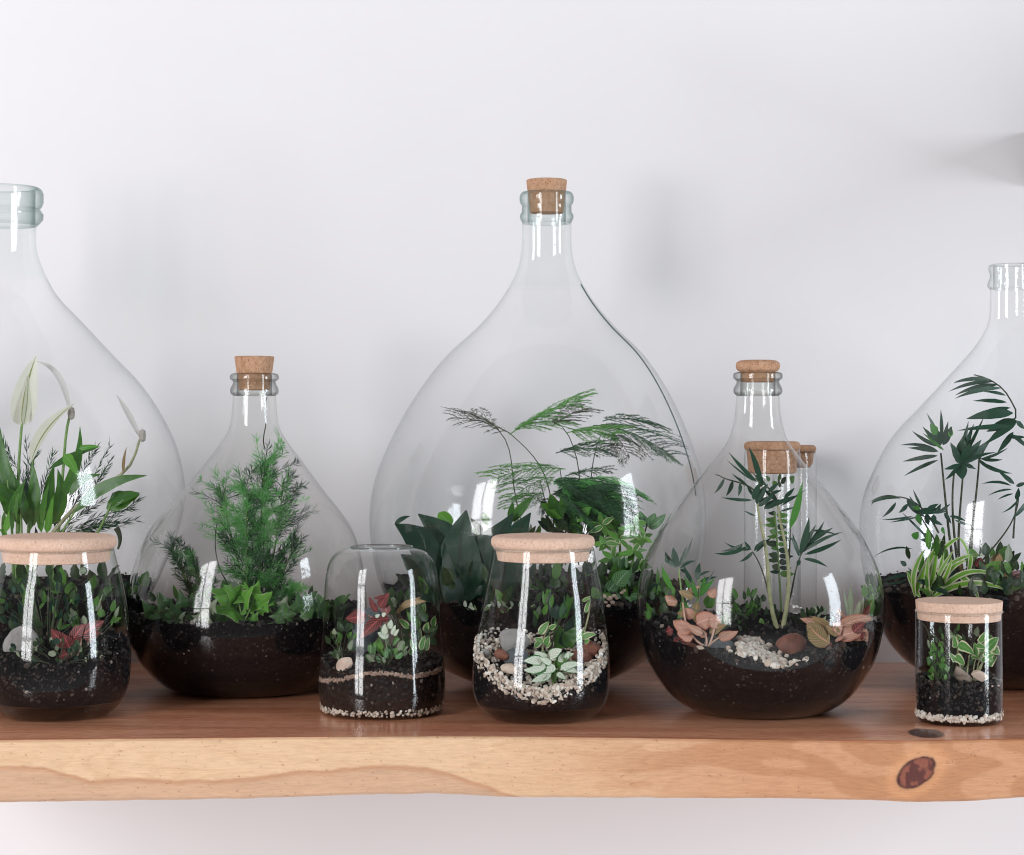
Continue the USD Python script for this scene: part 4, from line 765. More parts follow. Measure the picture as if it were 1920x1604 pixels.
leaves(bl, VC, -.085, [(880, 1140, 732, 982, 88, -.20), (875, 1130, 784, 964, 78, -.26), (872, 1140, 874, 957, 84, .12), (905, 1130, 918, 990, 80, .14), (880, 1170, 752, 1040, 90, -.10), (885, 1170, 835, 1010, 90, -.05), (890, 1170, 905, 1030, 95, .05), (905, 1130, 962, 962, 74, .16), (890, 1200, 800, 1080, 80, -.1), (930, 1140, 995, 962, 70, .14), (885, 1190, 860, 1050, 90, 0), (910, 1180, 940, 1050, 90, .05)], 'dark_broad', 'lance', spread=.02, seed=11, wave=.05, curl=.1)
leaves(bl, VC, -.05, [(740, 985, 770, 968, 9, .2)], 'dark_broad', 'lance', seed=12)
leaves(bl, VC, -.03, [(848, 985, 822, 962, 26, 0)], 'lily_bright', 'round', seed=13)
leaves(bl, VC, -.06, [(958, 980, 1000, 932, 18, .08), (955, 975, 962, 940, 12, 0)], 'lily', 'lance', seed=14)
clump(bl, VC, 935, 1010, 80, 44, 26, 16, 36, ['small_dark', 'small', 'small_dark', 'grey_leaf'], 15, -.03, .06, 'lance', .5, stem=None)
sp_ = plant('shrubby_leaf_plant', 'dense small leaved bush under the fern plates of the middle demijohn', 'plant', VC, 1090, 1080, 0)
clump(sp_, VC, 1090, 985, 75, 45, 80, 20, 32, ['small_dark', 'small_dark', 'lily', 'dark_broad'], 16, -.01, .05, 'ovate', .4, stem='stem_dark')
clump(sp_, VC, 1062, 955, 48, 16, 9, 22, 46, ['lily_bright', 'lily'], 17, -.06, .015, 'lance', .2, stem=None)
cl = plant('pale_leaf_plant', 'pale yellow green star leaved plant right of the gravel jar lid', 'plant', VC, 1165, 1100, -.07)
for (cx, cy, k) in ((1130, 985, 30), (1160, 1010, 32), (1190, 985, 28), (1150, 1045, 28), (1188, 1035, 28), (1205, 1010, 24), (1170, 1070, 24), (1135, 1020, 24), (1200, 1060, 22)):
    rr_ = np.random.default_rng(cx)
    a0 = rr_.random() * 6
    leaves(cl, VC, -.085, [(cx, cy, cx + k * math.cos(a0 + j * 1.05) * rr_.uniform(.8, 1.3), cy + k * .75 * math.sin(a0 + j * 1.05) * rr_.uniform(.8, 1.2), 11, .12) for j in range(6)], ['varieg', 'ivy', 'small'], 'lance', spread=.012, seed=cx)
stems(cl, VC, -.08, [[(1165, 1110), (1160, 1060), (1160, 1010), (1130, 985)], [(1170, 1110), (1185, 1060), (1190, 985)], [(1165, 1110), (1152, 1080), (1150, 1045)]], 'stem_green', .0011)
clump(cl, VC, 1165, 1090, 55, 40, 40, 15, 28, ['small_dark', 'small', 'fit_green', 'small_dark'], 18, -.09, .02, 'ovate', .2, stem=None)
leaves(cl, VC, -.07, [(1212, 985, 1200, 958, 17, .1), (1214, 988, 1228, 962, 20, -.1), (1216, 990, 1248, 964, 18, -.1), (1212, 985, 1185, 975, 14, 0)], 'fit_green', 'ovate', seed=19)
stems(cl, VC, -.07, [[(1200, 1060), (1206, 1010), (1213, 985)], [(1213, 985), (1180, 955), (1160, 938)]], 'stem_dark', .0008)
leaves(cl, VC, -.115, [(1155, 1098, 1180, 1070, 30, .1), (1140, 1108, 1160, 1080, 26, -.1)], 'fit_green', 'ovate', seed=20)
mg = plant('ground_leaves', 'low dark leaves with white splashes around the soil line of the middle demijohn', 'plant', VC, 900, 1120, 0)
clump(mg, VC, 1010, 1095, 270, 34, 110, 20, 34, ['small_dark', 'dark_broad', 'small_dark', 'small_dark', 'small'], 21, -.05, .08, 'ovate', .5, stem=None)
clump(mg, VC, 885, 1140, 40, 9, 9, 9, 13, ['fit_white', 'varieg'], 22, -.14, .01, 'ovate', .1, stem=None)
clump(mg, VC, 960, 1140, 60, 10, 10, 9, 13, ['fit_white', 'varieg', 'grey_leaf'], 23, -.14, .01, 'ovate', .1, stem=None)

# ---- smoky demijohn: small palm, pink leaves
pa = plant('parlour_palm', 'small upright palm with dark leaflets and pale stems in the smoky demijohn', 'plant', VD, 1462, 1185, -.01)
stems(pa, VD, -.012, [[(1465, 1188), (1476, 1130), (1478, 1060), (1468, 1000), (1458, 945)], [(1460, 1185), (1442, 1100), (1436, 1030), (1426, 980), (1420, 945)]], 'stem_pale', .0023, .0010)
stems(pa, VD, -.006, [[(1452, 1170), (1440, 1110), (1425, 1060), (1412, 1036)], [(1470, 1150), (1490, 1080), (1500, 1045), (1508, 1030)], [(1476, 1100), (1480, 1040), (1482, 990)], [(1420, 945), (1408, 915), (1385, 905), (1350, 893)], [(1458, 945), (1445, 920), (1430, 905), (1420, 895)]], 'stem_dark', .0010, .0005)
leaves(pa, VD, -.012, [(1420, 905, 1366, 848, 8, .05), (1427, 908, 1404, 838, 11, -.05), (1414, 903, 1362, 862, 4, .05), (1438, 912, 1412, 888, 7, 0), (1358, 897, 1339, 926, 7, .12), (1374, 901, 1361, 931, 8, .12), (1388, 906, 1384, 931, 8, .1), (1396, 908, 1372, 888, 4, 0), (1402, 912, 1385, 895, 4, 0), (1352, 893, 1340, 890, 3, 0),
    (1412, 938, 1352, 933, 6, .05), (1416, 968, 1394, 958, 4, 0), (1412, 930, 1400, 910, 6, 0), (1413, 938, 1426, 905, 13, .1), (1418, 945, 1440, 908, 14, .1), (1422, 950, 1452, 930, 13, .12), (1432, 955, 1470, 938, 14, .12), (1448, 950, 1492, 930, 9, .05), (1440, 925, 1462, 905, 8, .1), (1444, 928, 1466, 920, 7, .1),
    (1458, 940, 1430, 915, 7, .05), (1462, 950, 1512, 918, 4, 0), (1462, 960, 1498, 950, 4, .05), (1470, 935, 1490, 915, 8, 0),
    (1402, 1024, 1339, 1038, 8, .18), (1410, 1030, 1358, 1017, 6, .2), (1394, 1019, 1352, 1034, 6, .15), (1412, 1034, 1386, 1054, 7, .15), (1408, 1030, 1396, 1015, 6, .1), (1414, 1034, 1436, 1012, 7, .15), (1418, 1036, 1448, 1008, 7, .12), (1392, 1022, 1372, 1040, 5, .1),
    (1500, 1040, 1517, 970, 13, -.05), (1506, 1036, 1546, 977, 9, -.05), (1508, 1034, 1580, 998, 7, .12), (1510, 1022, 1562, 990, 10, .05), (1508, 1040, 1578, 1012, 9, -.06), (1506, 1048, 1552, 1064, 7, .15), (1502, 1046, 1486, 1000, 9, .1), (1498, 1044, 1482, 1008, 8, -.1), (1500, 1050, 1494, 1062, 8, 0), (1504, 1030, 1530, 984, 9, 0), (1520, 995, 1572, 1004, 5, .1)], 'palm', 'lance', 'leaflet', spread=.012, seed=30)
leaves(pa, VD, -.02, [(1481, 992, 1505, 903, 14, -.03)], 'palm_bright', 'lance', 'leaflet', seed=31)
lp = plant('palm_seedling', 'short green palm seedling above pink leaves at left in the smoky demijohn', 'plant', VD, 1300, 1140, -.03)
leaves(lp, VD, -.04, [(1268, 1066, 1238, 1024, 8, .05), (1270, 1064, 1262, 1026, 14, .05), (1268, 1066, 1236, 1044, 8, -.1), (1272, 1064, 1288, 1022, 6, 0), (1275, 1062, 1300, 1006, 5, -.05), (1275, 1066, 1305, 1052, 6, .2), (1275, 1068, 1292, 1078, 6, .1), (1312, 1080, 1332, 1072, 5, .2), (1308, 1088, 1312, 1056, 12, .1), (1312, 1092, 1345, 1082, 7, .1), (1320, 1100, 1340, 1070, 4, 0), (1300, 1095, 1282, 1060, 8, .1)], 'palm', 'lance', 'leaflet', spread=.008, seed=32)
leaves(lp, VD, -.05, [(1262, 1108, 1236, 1056, 11, .04), (1305, 1120, 1282, 1080, 8, .05), (1312, 1120, 1340, 1086, 10, .1), (1315, 1118, 1322, 1080, 9, 0), (1308, 1122, 1296, 1086, 8, 0)], 'palm_bright', 'lance', 'leaflet', spread=.006, seed=33)
stems(lp, VD, -.045, [[(1285, 1160), (1278, 1110), (1272, 1066)], [(1300, 1160), (1308, 1125), (1312, 1085)]], 'stem_green', .0011, .0006)
fk = plant('fittonia', 'salmon pink veined leaf rosette at left in the smoky demijohn', 'plant', VD, 1320, 1205, -.06)
leaves(fk, VD, -.07, [(1298, 1175, 1240, 1166, 30, .22), (1306, 1170, 1346, 1162, 34, .2), (1330, 1160, 1352, 1180, 26, .1), (1300, 1195, 1258, 1190, 26, -.06), (1318, 1188, 1288, 1170, 16, .1), (1346, 1196, 1384, 1184, 20, -.08), (1322, 1196, 1312, 1178, 14, 0)], 'fit_pink', 'ovate', nrm=None, spread=.01, seed=34, wave=.05)
leaves(fk, VD, -.055, [(1270, 1128, 1236, 1120, 22, .1), (1300, 1118, 1272, 1108, 18, .1), (1300, 1150, 1270, 1150, 20, .1), (1305, 1145, 1308, 1130, 18, .05), (1330, 1120, 1342, 1102, 18, 0), (1290, 1112, 1312, 1100, 12, .1)], ['fit_olive', 'fit_pink'], 'ovate', spread=.01, seed=35, wave=.05)
leaves(fk, VD, -.03, [(1325, 1140, 1342, 1112, 22, .1), (1352, 1180, 1366, 1148, 18, .1), (1290, 1135, 1270, 1160, 18, .1)], 'small', 'ovate', seed=36)
stems(fk, VD, -.068, [[(1324, 1212), (1324, 1196), (1312, 1178)], [(1330, 1210), (1336, 1192), (1340, 1176)], [(1322, 1212), (1300, 1195), (1292, 1178)], [(1328, 1212), (1345, 1198), (1360, 1190)], [(1290, 1190), (1284, 1160), (1280, 1130)]], 'stem_pink', .0010, .0008)
leaves(fk, VD, -.064, [(1262, 1180, 1232, 1186, 18, .1), (1330, 1188, 1362, 1172, 18, .12), (1310, 1180, 1326, 1158, 20, .1), (1284, 1200, 1250, 1204, 18, .1), (1300, 1160, 1284, 1140, 20, 0), (1340, 1205, 1372, 1204, 16, .1), (1316, 1165, 1300, 1146, 20, .1), (1282, 1180, 1262, 1164, 20, -.1)], ['fit_pink', 'fit_olive', 'fit_red'], 'ovate', spread=.01, seed=134, wave=.07)
fk2 = plant('fittonia', 'pink and olive leaf rosette at right in the smoky demijohn', 'plant', VD, 1590, 1215, -.05)
leaves(fk2, VD, -.06, [(1560, 1185, 1500, 1160, 22, -.08), (1556, 1178, 1522, 1156, 20, .05), (1570, 1180, 1640, 1160, 26, .18), (1580, 1180, 1562, 1168, 26, .2), (1570, 1196, 1632, 1186, 30, .15), (1586, 1200, 1560, 1206, 22, .1), (1590, 1200, 1600, 1222, 28, 0), (1600, 1190, 1645, 1206, 26, .1), (1566, 1200, 1582, 1196, 14, 0), (1596, 1202, 1576, 1190, 16, 0), (1590, 1198, 1618, 1202, 16, 0)], ['fit_pink', 'fit_pink', 'fit_olive'], 'ovate', spread=.012, seed=37, wave=.06)
leaves(fk2, VD, -.072, [(1556, 1206, 1520, 1176, 40, .15), (1548, 1200, 1512, 1172, 26, -.1)], 'fit_olive', 'round', seed=38)
leaves(fk2, VD, -.064, [(1575, 1188, 1548, 1172, 18, .1), (1600, 1186, 1622, 1168, 20, .1), (1612, 1196, 1640, 1192, 18, .1), (1560, 1206, 1540, 1212, 18, .1), (1606, 1208, 1628, 1220, 18, .1), (1582, 1210, 1574, 1226, 18, 0)], ['fit_pink', 'fit_olive', 'fit_red'], 'ovate', spread=.01, seed=137, wave=.08)
leaves(fk2, VD, -.05, [(1594, 1165, 1582, 1104, 6, .05), (1592, 1166, 1595, 1098, 12, 0), (1600, 1162, 1612, 1125, 10, -.1), (1610, 1160, 1620, 1118, 8, 0)], 'grey_leaf', 'lance', seed=39)
leaves(fk2, VD, -.045, [(1588, 1170, 1570, 1140, 14, .1), (1612, 1168, 1632, 1135, 18, .1), (1578, 1170, 1566, 1150, 14, 0)], ['fit_red', 'fit_pink'], 'ovate', seed=40)
mg = plant('ground_leaves', 'dark moss and low leaves around the palm stem in the smoky demijohn', 'plant', VD, 1420, 1150, 0)
clump(mg, VD, 1400, 1150, 60, 40, 70, 13, 20, ['small_dark', 'small_dark', 'small'], 41, .02, .03, 'ovate', .5, stem=None)
clump(mg, VD, 1530, 1160, 60, 18, 36, 12, 18, ['small_dark', 'small_dark', 'grey_leaf'], 42, .03, .03, 'ovate', .5, stem=None)
clump(mg, VD, 1250, 1150, 40, 60, 60, 13, 24, ['small_dark', 'small_dark', 'small'], 43, .01, .03, 'ovate', .5, stem=None)
clump(mg, VD, 1635, 1130, 22, 46, 30, 14, 30, ['small', 'small_dark', 'small_dark'], 44, .0, .03, 'lance', .6, stem=None)

# ---- right demijohn: tall palm, spider plant
pe = plant('parlour_palm', 'tall dark palm with arching fans in the demijohn at the right end', 'plant', VE, 1815, 1100, 0)
stems(pe, VE, .0, [[(1815, 1100), (1822, 1000), (1830, 930), (1836, 860)], [(1800, 1100), (1790, 1010), (1786, 930), (1790, 880)], [(1795, 1100), (1775, 960), (1768, 890), (1764, 850)], [(1805, 1100), (1798, 990), (1804, 910), (1806, 880)], [(1818, 1100), (1824, 980), (1826, 940)]], 'stem_dark', .0016, .0009)
stems(pe, VE, .0, [[(1836, 862), (1860, 820), (1895, 790), (1906, 782), (1900, 760), (1885, 735), (1850, 710), (1826, 703)], [(1760, 1000), (1730, 955), (1700, 935), (1680, 932)], [(1800, 1090), (1745, 1000), (1715, 950)], [(1900, 1010), (1908, 930), (1910, 918)], [(1810, 1100), (1860, 1030), (1905, 960), (1910, 925)]], 'stem_dark', .0011, .0006)
leaves(pe, VE, -.01, [(1858, 712, 1782, 720, 8, -.12), (1865, 716, 1778, 735, 8, -.14), (1872, 722, 1790, 742, 9, -.14), (1878, 728, 1790, 748, 9, -.12), (1888, 755, 1824, 752, 9, -.06), (1900, 775, 1812, 786, 20, -.08), (1886, 742, 1845, 735, 6, -.1), (1895, 765, 1835, 775, 8, -.05),
    (1908, 790, 1850, 810, 22, -.1), (1900, 800, 1795, 808, 10, -.05), (1905, 795, 1845, 835, 12, -.05), (1900, 810, 1870, 850, 12, 0), (1905, 790, 1922, 805, 12, 0), (1895, 815, 1930, 845, 10, .1), (1890, 820, 1925, 820, 8, 0)], 'palm', 'lance', 'leaflet', spread=.015, seed=50)
fan = [(1790, 862, tx, ty, w, k) for tx, ty, w, k in [(1688, 835, 7, -.16), (1702, 840, 9, -.04), (1692, 866, 9, -.04), (1695, 893, 7, -.06), (1710, 808, 8, .12), (1738, 775, 9, 0), (1748, 800, 20, .02), (1764, 768, 7, 0), (1778, 790, 8, 0), (1785, 800, 15, .05), (1730, 800, 10, .05), (1740, 810, 8, .1)]]
leaves(pe, VE, -.01, [(1766 + .1 * (x - 1766), 850 + .3 * (y - 850), x, y, w, k) for _, _, x, y, w, k in fan], 'palm', 'lance', 'leaflet', spread=.02, seed=51)
leaves(pe, VE, -.02, [(1800, 870, x, y, w, k) for x, y, w, k in [(1816, 790, 10, .03), (1826, 795, 11, .03), (1846, 780, 7, 0), (1806, 818, 24, 0), (1770, 880, 10, .1), (1772, 900, 8, .1), (1820, 830, 14, 0), (1840, 825, 18, -.03), (1862, 820, 14, -.05), (1850, 850, 12, .05), (1805, 900, 22, 0), (1782, 830, 16, 0), (1830, 880, 12, .1), (1868, 848, 8, .1)]], 'palm', 'lance', 'leaflet', spread=.02, seed=52)
leaves(pe, VE, -.01, [(1835, 865, 1898, 888, 8, -.14), (1838, 860, 1880, 862, 7, -.1), (1836, 862, 1890, 840, 6, -.1), (1836, 862, 1860, 880, 6, -.1), (1896, 911, 1840, 908, 6, -.2), (1902, 908, 1872, 884, 9, 0), (1898, 918, 1852, 930, 4, -.15), (1900, 926, 1870, 938, 4, -.12), (1910, 936, 1878, 962, 4, .15), (1906, 938, 1910, 915, 10, 0), (1925, 940, 1898, 972, 9, .1), (1905, 912, 1925, 905, 8, 0)], 'palm', 'lance', 'leaflet', spread=.012, seed=53)
leaves(pe, VE, -.02, [(1782, 820, 1782, 800, 10, 0), (1757, 815, 1744, 795, 16, 0), (1770, 845, 1730, 812, 7, 0)], 'palm_bright', 'lance', 'leaflet', seed=54)
leaves(pe, VE, -.012, [(1690, 935, 1620, 952, 6, -.22), (1684, 932, 1630, 942, 5, -.2), (1680, 942, 1654, 970, 7, .12), (1702, 945, 1685, 962, 8, .1), (1712, 968, 1652, 975, 4, .05), (1720, 970, 1668, 980, 4, 0), (1700, 935, 1735, 970, 14, -.1), (1722, 960, 1760, 962, 14, .1), (1740, 960, 1775, 960, 12, .1), (1760, 962, 1782, 945, 6, 0), (1770, 962, 1784, 982, 10, 0), (1780, 968, 1812, 978, 6, .1), (1750, 965, 1752, 985, 10, 0), (1738, 955, 1760, 945, 8, 0), (1756, 960, 1764, 945, 7, 0), (1735, 965, 1742, 985, 12, 0), (1718, 955, 1705, 930, 5, 0), (1745, 975, 1768, 985, 8, 0), (1728, 952, 1712, 918, 5, .05), (1790, 975, 1825, 985, 5, -.1)], 'palm', 'lance', 'leaflet', spread=.012, seed=55)
leaves(pe, VE, -.02, [(1718, 965, 1728, 985, 12, 0), (1725, 955, 1710, 950, 8, 0), (1765, 990, 1772, 1002, 10, 0), (1712, 1010, 1722, 998, 14, 0)], 'palm_bright', 'ovate', seed=56)
leaves(pe, VE, .0, [(1712, 1030, 1638, 1045, 4, -.25), (1700, 1080, 1655, 1090, 8, -.12), (1700, 1088, 1655, 1095, 5, .1), (1700, 1060, 1688, 1052, 10, .1), (1740, 1010, 1690, 960, 5, 0), (1748, 1015, 1730, 1000, 14, 0), (1745, 1015, 1725, 1012, 8, 0)], 'palm', 'lance', 'leaflet', seed=57)
sd = plant('spider_plant', 'bright striped spider plant with arching leaves behind the small jar', 'plant', VE, 1755, 1120, -.06)
leaves(sd, VE, -.085, [(1712, 1120, 1735, 1030, 12, .22), (1715, 1115, 1765, 1010, 14, .06), (1740, 1120, 1756, 1015, 12, -.05), (1750, 1120, 1770, 1030, 11, .0), (1752, 1118, 1888, 1108, 13, .30), (1760, 1115, 1872, 1080, 12, .42), (1765, 1105, 1815, 1050, 11, .35), (1745, 1115, 1790, 1030, 9, .1), (1800, 1010, 1816, 1046, 8, .15), (1770, 1030, 1800, 1008, 9, .15), (1725, 1120, 1700, 1070, 10, .1), (1800, 1080, 1836, 1125, 13, .15), (1740, 1115, 1742, 1040, 10, .1), (1755, 1110, 1785, 1045, 10, -.1), (1768, 1070, 1848, 1042, 8, .25), (1820, 1042, 1812, 1080, 9, .1)], 'spider', 'blade', spread=.015, seed=58)
fr = plant('fittonia', 'small red veined fittonia among dark leaves in the right demijohn', 'plant', VE, 1850, 1090, -.03)
leaves(fr, VE, -.06, [(1826, 1070, 1840, 1046, 26, 0), (1838, 1068, 1856, 1060, 18, 0), (1896, 1078, 1925, 1074, 11, .1), (1905, 1082, 1935, 1080, 12, 0)], 'fit_red', 'ovate', seed=59)
clump(fr, VE, 1845, 1060, 60, 34, 44, 22, 32, ['small_dark', 'grey_leaf', 'small_dark', 'small', 'fit_olive'], 60, -.03, .05, 'ovate', .5, stem='stem_dark')
clump(fr, VE, 1905, 1085, 50, 26, 26, 16, 22, ['small_dark', 'small_dark', 'small'], 64, -.08, .03, 'ovate', .4, stem=None)
mg = plant('ground_leaves', 'low dark green leaves along the soil of the right demijohn', 'plant', VE, 1800, 1110, 0)
clump(mg, VE, 1820, 1095, 130, 26, 60, 18, 28, ['small_dark', 'small_dark', 'small', 'dark_broad'], 65, -.05, .07, 'ovate', .5, stem=None)
clump(mg, VE, 1740, 1060, 45, 50, 30, 12, 40, ['lily', 'small_dark', 'lily_bright', 'small'], 66, -.05, .03, 'lance', .7, stem=None)

# ---- tall jar behind: narrow fern
tf = plant('ladder_fern', 'narrow dark ladder fern inside the tall jar behind the palm demijohn', 'plant', VF, 1460, 1180, 0)
stems(tf, VF, 0, [[(1466, 1190), (1460, 1060), (1452, 960)]], 'stem_green', .001)
rr_ = np.random.default_rng(80)
leaves(tf, VF, 0, [row for i in range(11) for row in ((1455 + i * .6, 962 + i * 11 + 3 * (i % 2), 1440 + i * .8 - 5 * (i % 3), 962 + i * 11, 9 + 4 * (i % 2), .1), (1456 + i * .6, 965 + i * 11, 1474 + i * .6 + 5 * ((i + 1) % 3), 966 + i * 11, 12 - 3 * (i % 2), -.1))], ['dark_broad', 'small', 'small_dark'], 'ovate', 'leaflet', spread=.006, seed=81)
clump(tf, VF, 1450, 900, 40, 8, 12, 12, 14, ['small_dark', 'small'], 82, 0, .02, 'ovate', .1, stem=None)

# ---- wide left jar
ja = plant('fittonia', 'dark red veined fittonia in the middle of the wide left jar', 'plant', JA, 130, 1230, -.02)
leaves(ja, JA, -.034, [(128, 1210, 96, 1180, 26, .1), (130, 1215, 120, 1190, 26, 0), (135, 1205, 160, 1170, 24, .1), (150, 1195, 200, 1165, 26, .1), (140, 1205, 142, 1172, 22, 0), (128, 1225, 110, 1232, 20, .1), (160, 1200, 188, 1185, 20, 0)], 'fit_red', 'ovate', spread=.01, seed=90)
stems(ja, JA, -.03, [[(135, 1240), (132, 1222), (130, 1212)], [(140, 1240), (150, 1215), (152, 1198)]], 'stem_pink', .0008)
jm = plant('ground_leaves', 'mossy dark small leaves filling the wide left jar', 'plant', JA, 100, 1230, 0)
clump(jm, JA, 70, 1130, 85, 60, 95, 13, 22, ['small_dark', 'dark_broad', 'small_dark', 'dark_broad', 'small'], 91, .02, .03, 'ovate', .4, stem='stem_dark', root=(90, 1230))
clump(jm, JA, 175, 1150, 50, 40, 26, 14, 22, ['small_dark', 'small', 'grey_leaf'], 92, .02, .02, 'ovate', .4, stem='stem_dark', root=(160, 1230))
clump(jm, JA, 110, 1225, 95, 26, 70, 10, 14, ['small_dark', 'dark_broad', 'small_dark', 'grey_leaf'], 93, -.03, .025, 'round', .2, stem='stem_dark')
leaves(jm, JA, -.045, [(92, 1222, 104, 1230, 12, 0), (170, 1242, 186, 1245, 10, 0), (200, 1240, 212, 1238, 9, 0), (140, 1255, 150, 1252, 9, 0), (150, 1072, 170, 1072, 12, .1)], 'grey_leaf', 'round', seed=94)
stems(jm, JA, -.05, [[(5, 1275), (40, 1262), (75, 1245)], [(60, 1265), (58, 1240), (64, 1215)]], 'stem_dark', .0011)

# ---- cloche
fb = plant('fittonia', 'red veined fittonia leaning over the slate in the cloche', 'plant', JB, 710, 1220, 0)
leaves(fb, JB, -.03, [(686, 1152, 648, 1160, 28, .1), (716, 1158, 676, 1198, 24, -.08), (712, 1140, 730, 1112, 18, .1), (728, 1152, 716, 1128, 20, 0), (708, 1148, 692, 1118, 12, .1), (722, 1118, 700, 1122, 8, .1), (730, 1160, 706, 1162, 14, 0)], 'fit_red', 'ovate', spread=.008, seed=95, wave=.04)
leaves(fb, JB, -.012, [(748, 1140, 800, 1128, 14, .15), (742, 1150, 790, 1120, 12, .1)], 'fit_olive', 'lance', seed=96)
stems(fb, JB, -.022, [[(722, 1230), (726, 1190), (722, 1150), (716, 1125)], [(724, 1200), (705, 1165), (690, 1155)]], 'stem_pink', .0009)
fw = plant('fittonia', 'white splashed fittonia with small green leaves at the front of the cloche', 'plant', JB, 725, 1240, -.035)
leaves(fw, JB, -.042, [(728, 1196, 708, 1186, 18, 0), (722, 1190, 722, 1170, 15, .1), (730, 1180, 734, 1162, 13, 0), (734, 1190, 742, 1172, 12, 0), (716, 1155, 724, 1150, 9, 0), (704, 1158, 712, 1152, 8, 0), (738, 1192, 748, 1180, 9, 0)], 'fit_white', 'ovate', spread=.004, seed=97)
clump(fw, JB, 722, 1222, 42, 22, 34, 13, 18, ['small', 'small', 'fit_green', 'grey_leaf'], 98, -.04, .008, 'round', .2, stem='stem_dark')
jb = plant('ground_leaves', 'dark tangled foliage at the back of the cloche', 'plant', JB, 770, 1230, .01)
clump(jb, JB, 785, 1180, 32, 44, 34, 15, 24, ['small_dark', 'small', 'varieg', 'small_dark'], 99, 0, .02, 'ovate', .4, stem='stem_dark')
clump(jb, JB, 640, 1200, 30, 34, 26, 12, 20, ['small_dark', 'small', 'small_dark', 'grey_leaf'], 100, -.01, .02, 'ovate', .4, stem='stem_dark')
clump(jb, JB, 745, 1125, 36, 24, 20, 15, 22, ['small_dark', 'grey_leaf', 'small_dark'], 101, .02, .015, 'ovate', .4, stem='stem_dark', root=(760, 1230))
leaves(jb, JB, -.04, [(790, 1220, 796, 1192, 15, 0), (782, 1222, 776, 1200, 12, 0)], 'varieg', 'ovate', seed=102)

# ---- gravel jar
gw = plant('fittonia', 'white fittonia with green leaf edges on the gravel of the tapered jar', 'plant', JC, 1040, 1275, -.035)
leaves(gw, JC, -.042, [(1022, 1244, 990, 1260, 22, .1), (1018, 1240, 982, 1240, 20, -.1), (1026, 1236, 1002, 1222, 18, .05), (1030, 1232, 1054, 1218, 20, .1), (1046, 1240, 1076, 1226, 17, .12), (1052, 1250, 1084, 1262, 17, .1), (1050, 1256, 1092, 1246, 16, .2), (1040, 1248, 1022, 1262, 20, 0), (1034, 1262, 996, 1278, 18, .05), (1020, 1254, 982, 1256, 18, .1), (1044, 1262, 1062, 1274, 12, 0), (1034, 1244, 1012, 1234, 16, 0), (1040, 1238, 1032, 1224, 16, 0), (1010, 1270, 1024, 1266, 14, 0), (1060, 1236, 1068, 1222, 12, 0)], 'fit_white', 'ovate', spread=.006, seed=110, wave=.04)
stems(gw, JC, -.038, [[(1040, 1282), (1044, 1265), (1050, 1250)], [(1038, 1282), (1032, 1262), (1024, 1246)], [(1040, 1282), (1040, 1260), (1038, 1242)]], 'stem_green', .0010)
leaves(gw, JC, -.032, [(1040, 1250, 1064, 1234, 16, .1), (1026, 1240, 1010, 1230, 14, 0), (1034, 1268, 1050, 1262, 10, 0), (1046, 1258, 1032, 1270, 10, 0)], 'small', 'ovate', seed=111)
gv = plant('ivy', 'pale edged ivy climbing behind the white fittonia in the tapered jar', 'plant', JC, 1020, 1230, 0)
leaves(gv, JC, -.015, [(1012, 1190, 1030, 1166, 16, .1), (1018, 1205, 1004, 1196, 16, .1), (1022, 1210, 1030, 1192, 15, 0), (1030, 1180, 1044, 1172, 10, .1), (1010, 1206, 1002, 1214, 12, 0), (1024, 1212, 1034, 1206, 12, 0), (1088, 1200, 1098, 1182, 16, .1), (1092, 1196, 1118, 1190, 13, .15), (1090, 1205, 1082, 1196, 13, 0), (1096, 1205, 1106, 1200, 10, 0), (1098, 1150, 1108, 1122, 9, .1), (1092, 1128, 1108, 1118, 7, 0)], 'varieg', 'ovate', spread=.006, seed=112, wave=.06)
stems(gv, JC, -.01, [[(1020, 1235), (1018, 1205), (1030, 1175)], [(1090, 1235), (1094, 1190), (1104, 1150), (1104, 1120)]], 'stem_pale', .0008)
gb = plant('fern', 'dark green triangular fern leaf behind the ivy in the tapered jar', 'plant', JC, 1060, 1220, .01)
leaves(gb, JC, .006, [(1060, 1215, 1040, 1165, 34, .05), (1062, 1215, 1072, 1160, 40, 0), (1058, 1210, 1085, 1175, 34, 0), (1050, 1160, 1075, 1120, 26, .1), (1048, 1160, 1030, 1110, 24, .1)], ['lily', 'dark_broad'], 'heart', seed=113)
clump(gb, JC, 1040, 1150, 52, 40, 24, 12, 24, ['small_dark', 'small_dark', 'fern_dark', 'small'][:3] + ['small'], 114, .02, .02, 'lance', .5, stem='stem_dark', root=(1030, 1220))

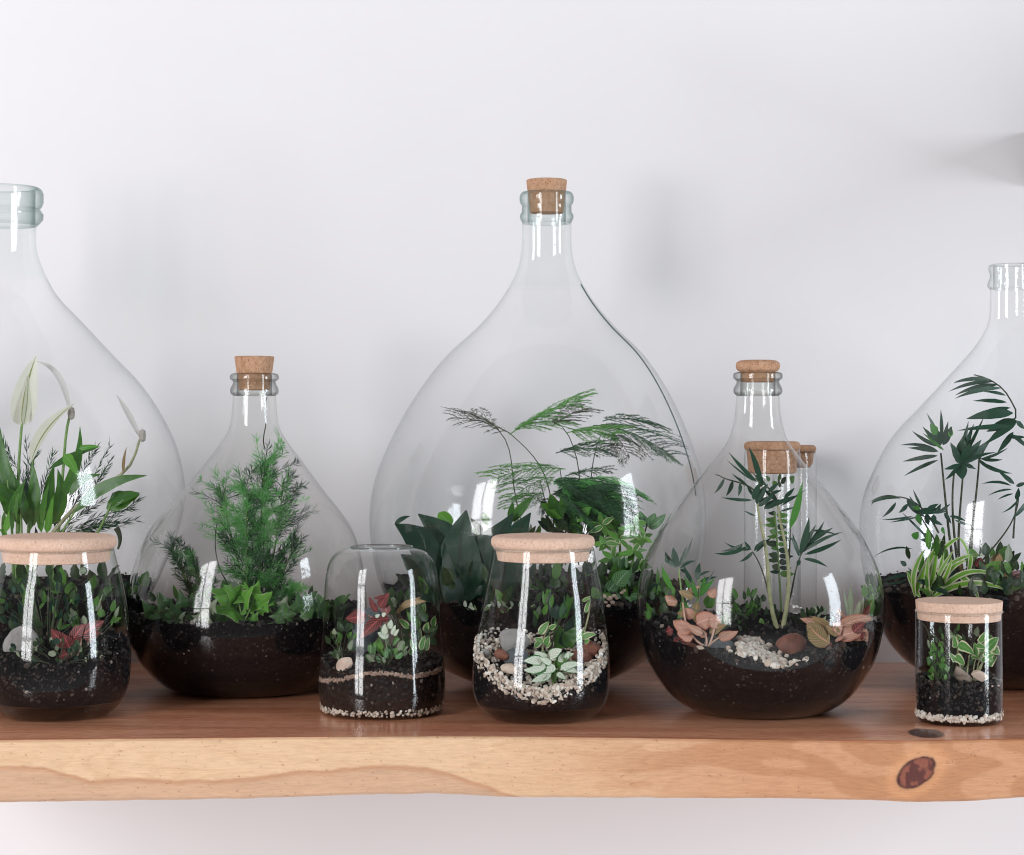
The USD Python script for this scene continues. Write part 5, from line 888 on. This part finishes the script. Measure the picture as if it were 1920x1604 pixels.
# ---- small straight jar
jd = plant('creeping_fig', 'small leaved green creeper at left in the small straight jar', 'plant', JD, 1760, 1285, 0)
clump(jd, JD, 1758, 1235, 22, 40, 34, 12, 14, ['small', 'small', 'small_dark', 'lily'], 120, -.005, .018, 'ovate', .2, stem='stem_dark', root=(1758, 1285))
clump(jd, JD, 1770, 1265, 30, 14, 16, 12, 14, ['small_dark', 'small', 'small_dark'], 121, -.01, .018, 'ovate', .2, stem='stem_dark')
stems(jd, JD, 0, [[(1765, 1285), (1755, 1250), (1745, 1215), (1738, 1180), (1728, 1168)], [(1770, 1285), (1785, 1240), (1760, 1200), (1742, 1178)], [(1765, 1285), (1770, 1230), (1790, 1190)]], 'stem_dark', .0005)
je = plant('variegated_ivy', 'cream edged ivy leaves at right in the small straight jar', 'plant', JD, 1825, 1280, -.005)
leaves(je, JD, -.012, [(1795, 1208, 1826, 1228, 22, .15), (1792, 1215, 1788, 1190, 14, 0), (1790, 1230, 1808, 1248, 20, .1), (1850, 1218, 1872, 1195, 26, .05), (1838, 1205, 1848, 1186, 18, .1), (1848, 1222, 1862, 1240, 24, -.1), (1862, 1215, 1874, 1228, 20, 0), (1830, 1210, 1848, 1216, 14, .1), (1800, 1200, 1794, 1190, 12, 0), (1820, 1232, 1840, 1238, 8, .1), (1840, 1240, 1868, 1226, 12, .1), (1792, 1240, 1780, 1225, 14, 0)], 'varieg', 'heart', spread=.006, seed=122, wave=.08)
stems(je, JD, -.008, [[(1815, 1285), (1814, 1260), (1818, 1228)], [(1820, 1285), (1842, 1245), (1846, 1220)], [(1812, 1285), (1800, 1250), (1796, 1215)]], 'stem_pale', .0006)
clump(jd, JD, 1800, 1215, 60, 45, 40, 12, 16, ['small_dark', 'small', 'small_dark', 'grey_leaf'], 123, .012, .015, 'ovate', .3, stem='stem_dark', root=(1790, 1285))
clump(je, JD, 1845, 1215, 28, 30, 10, 18, 24, ['varieg', 'varieg', 'grey_leaf'], 124, -.004, .012, 'heart', .3, stem='stem_pale', root=(1825, 1280), wave=.08)
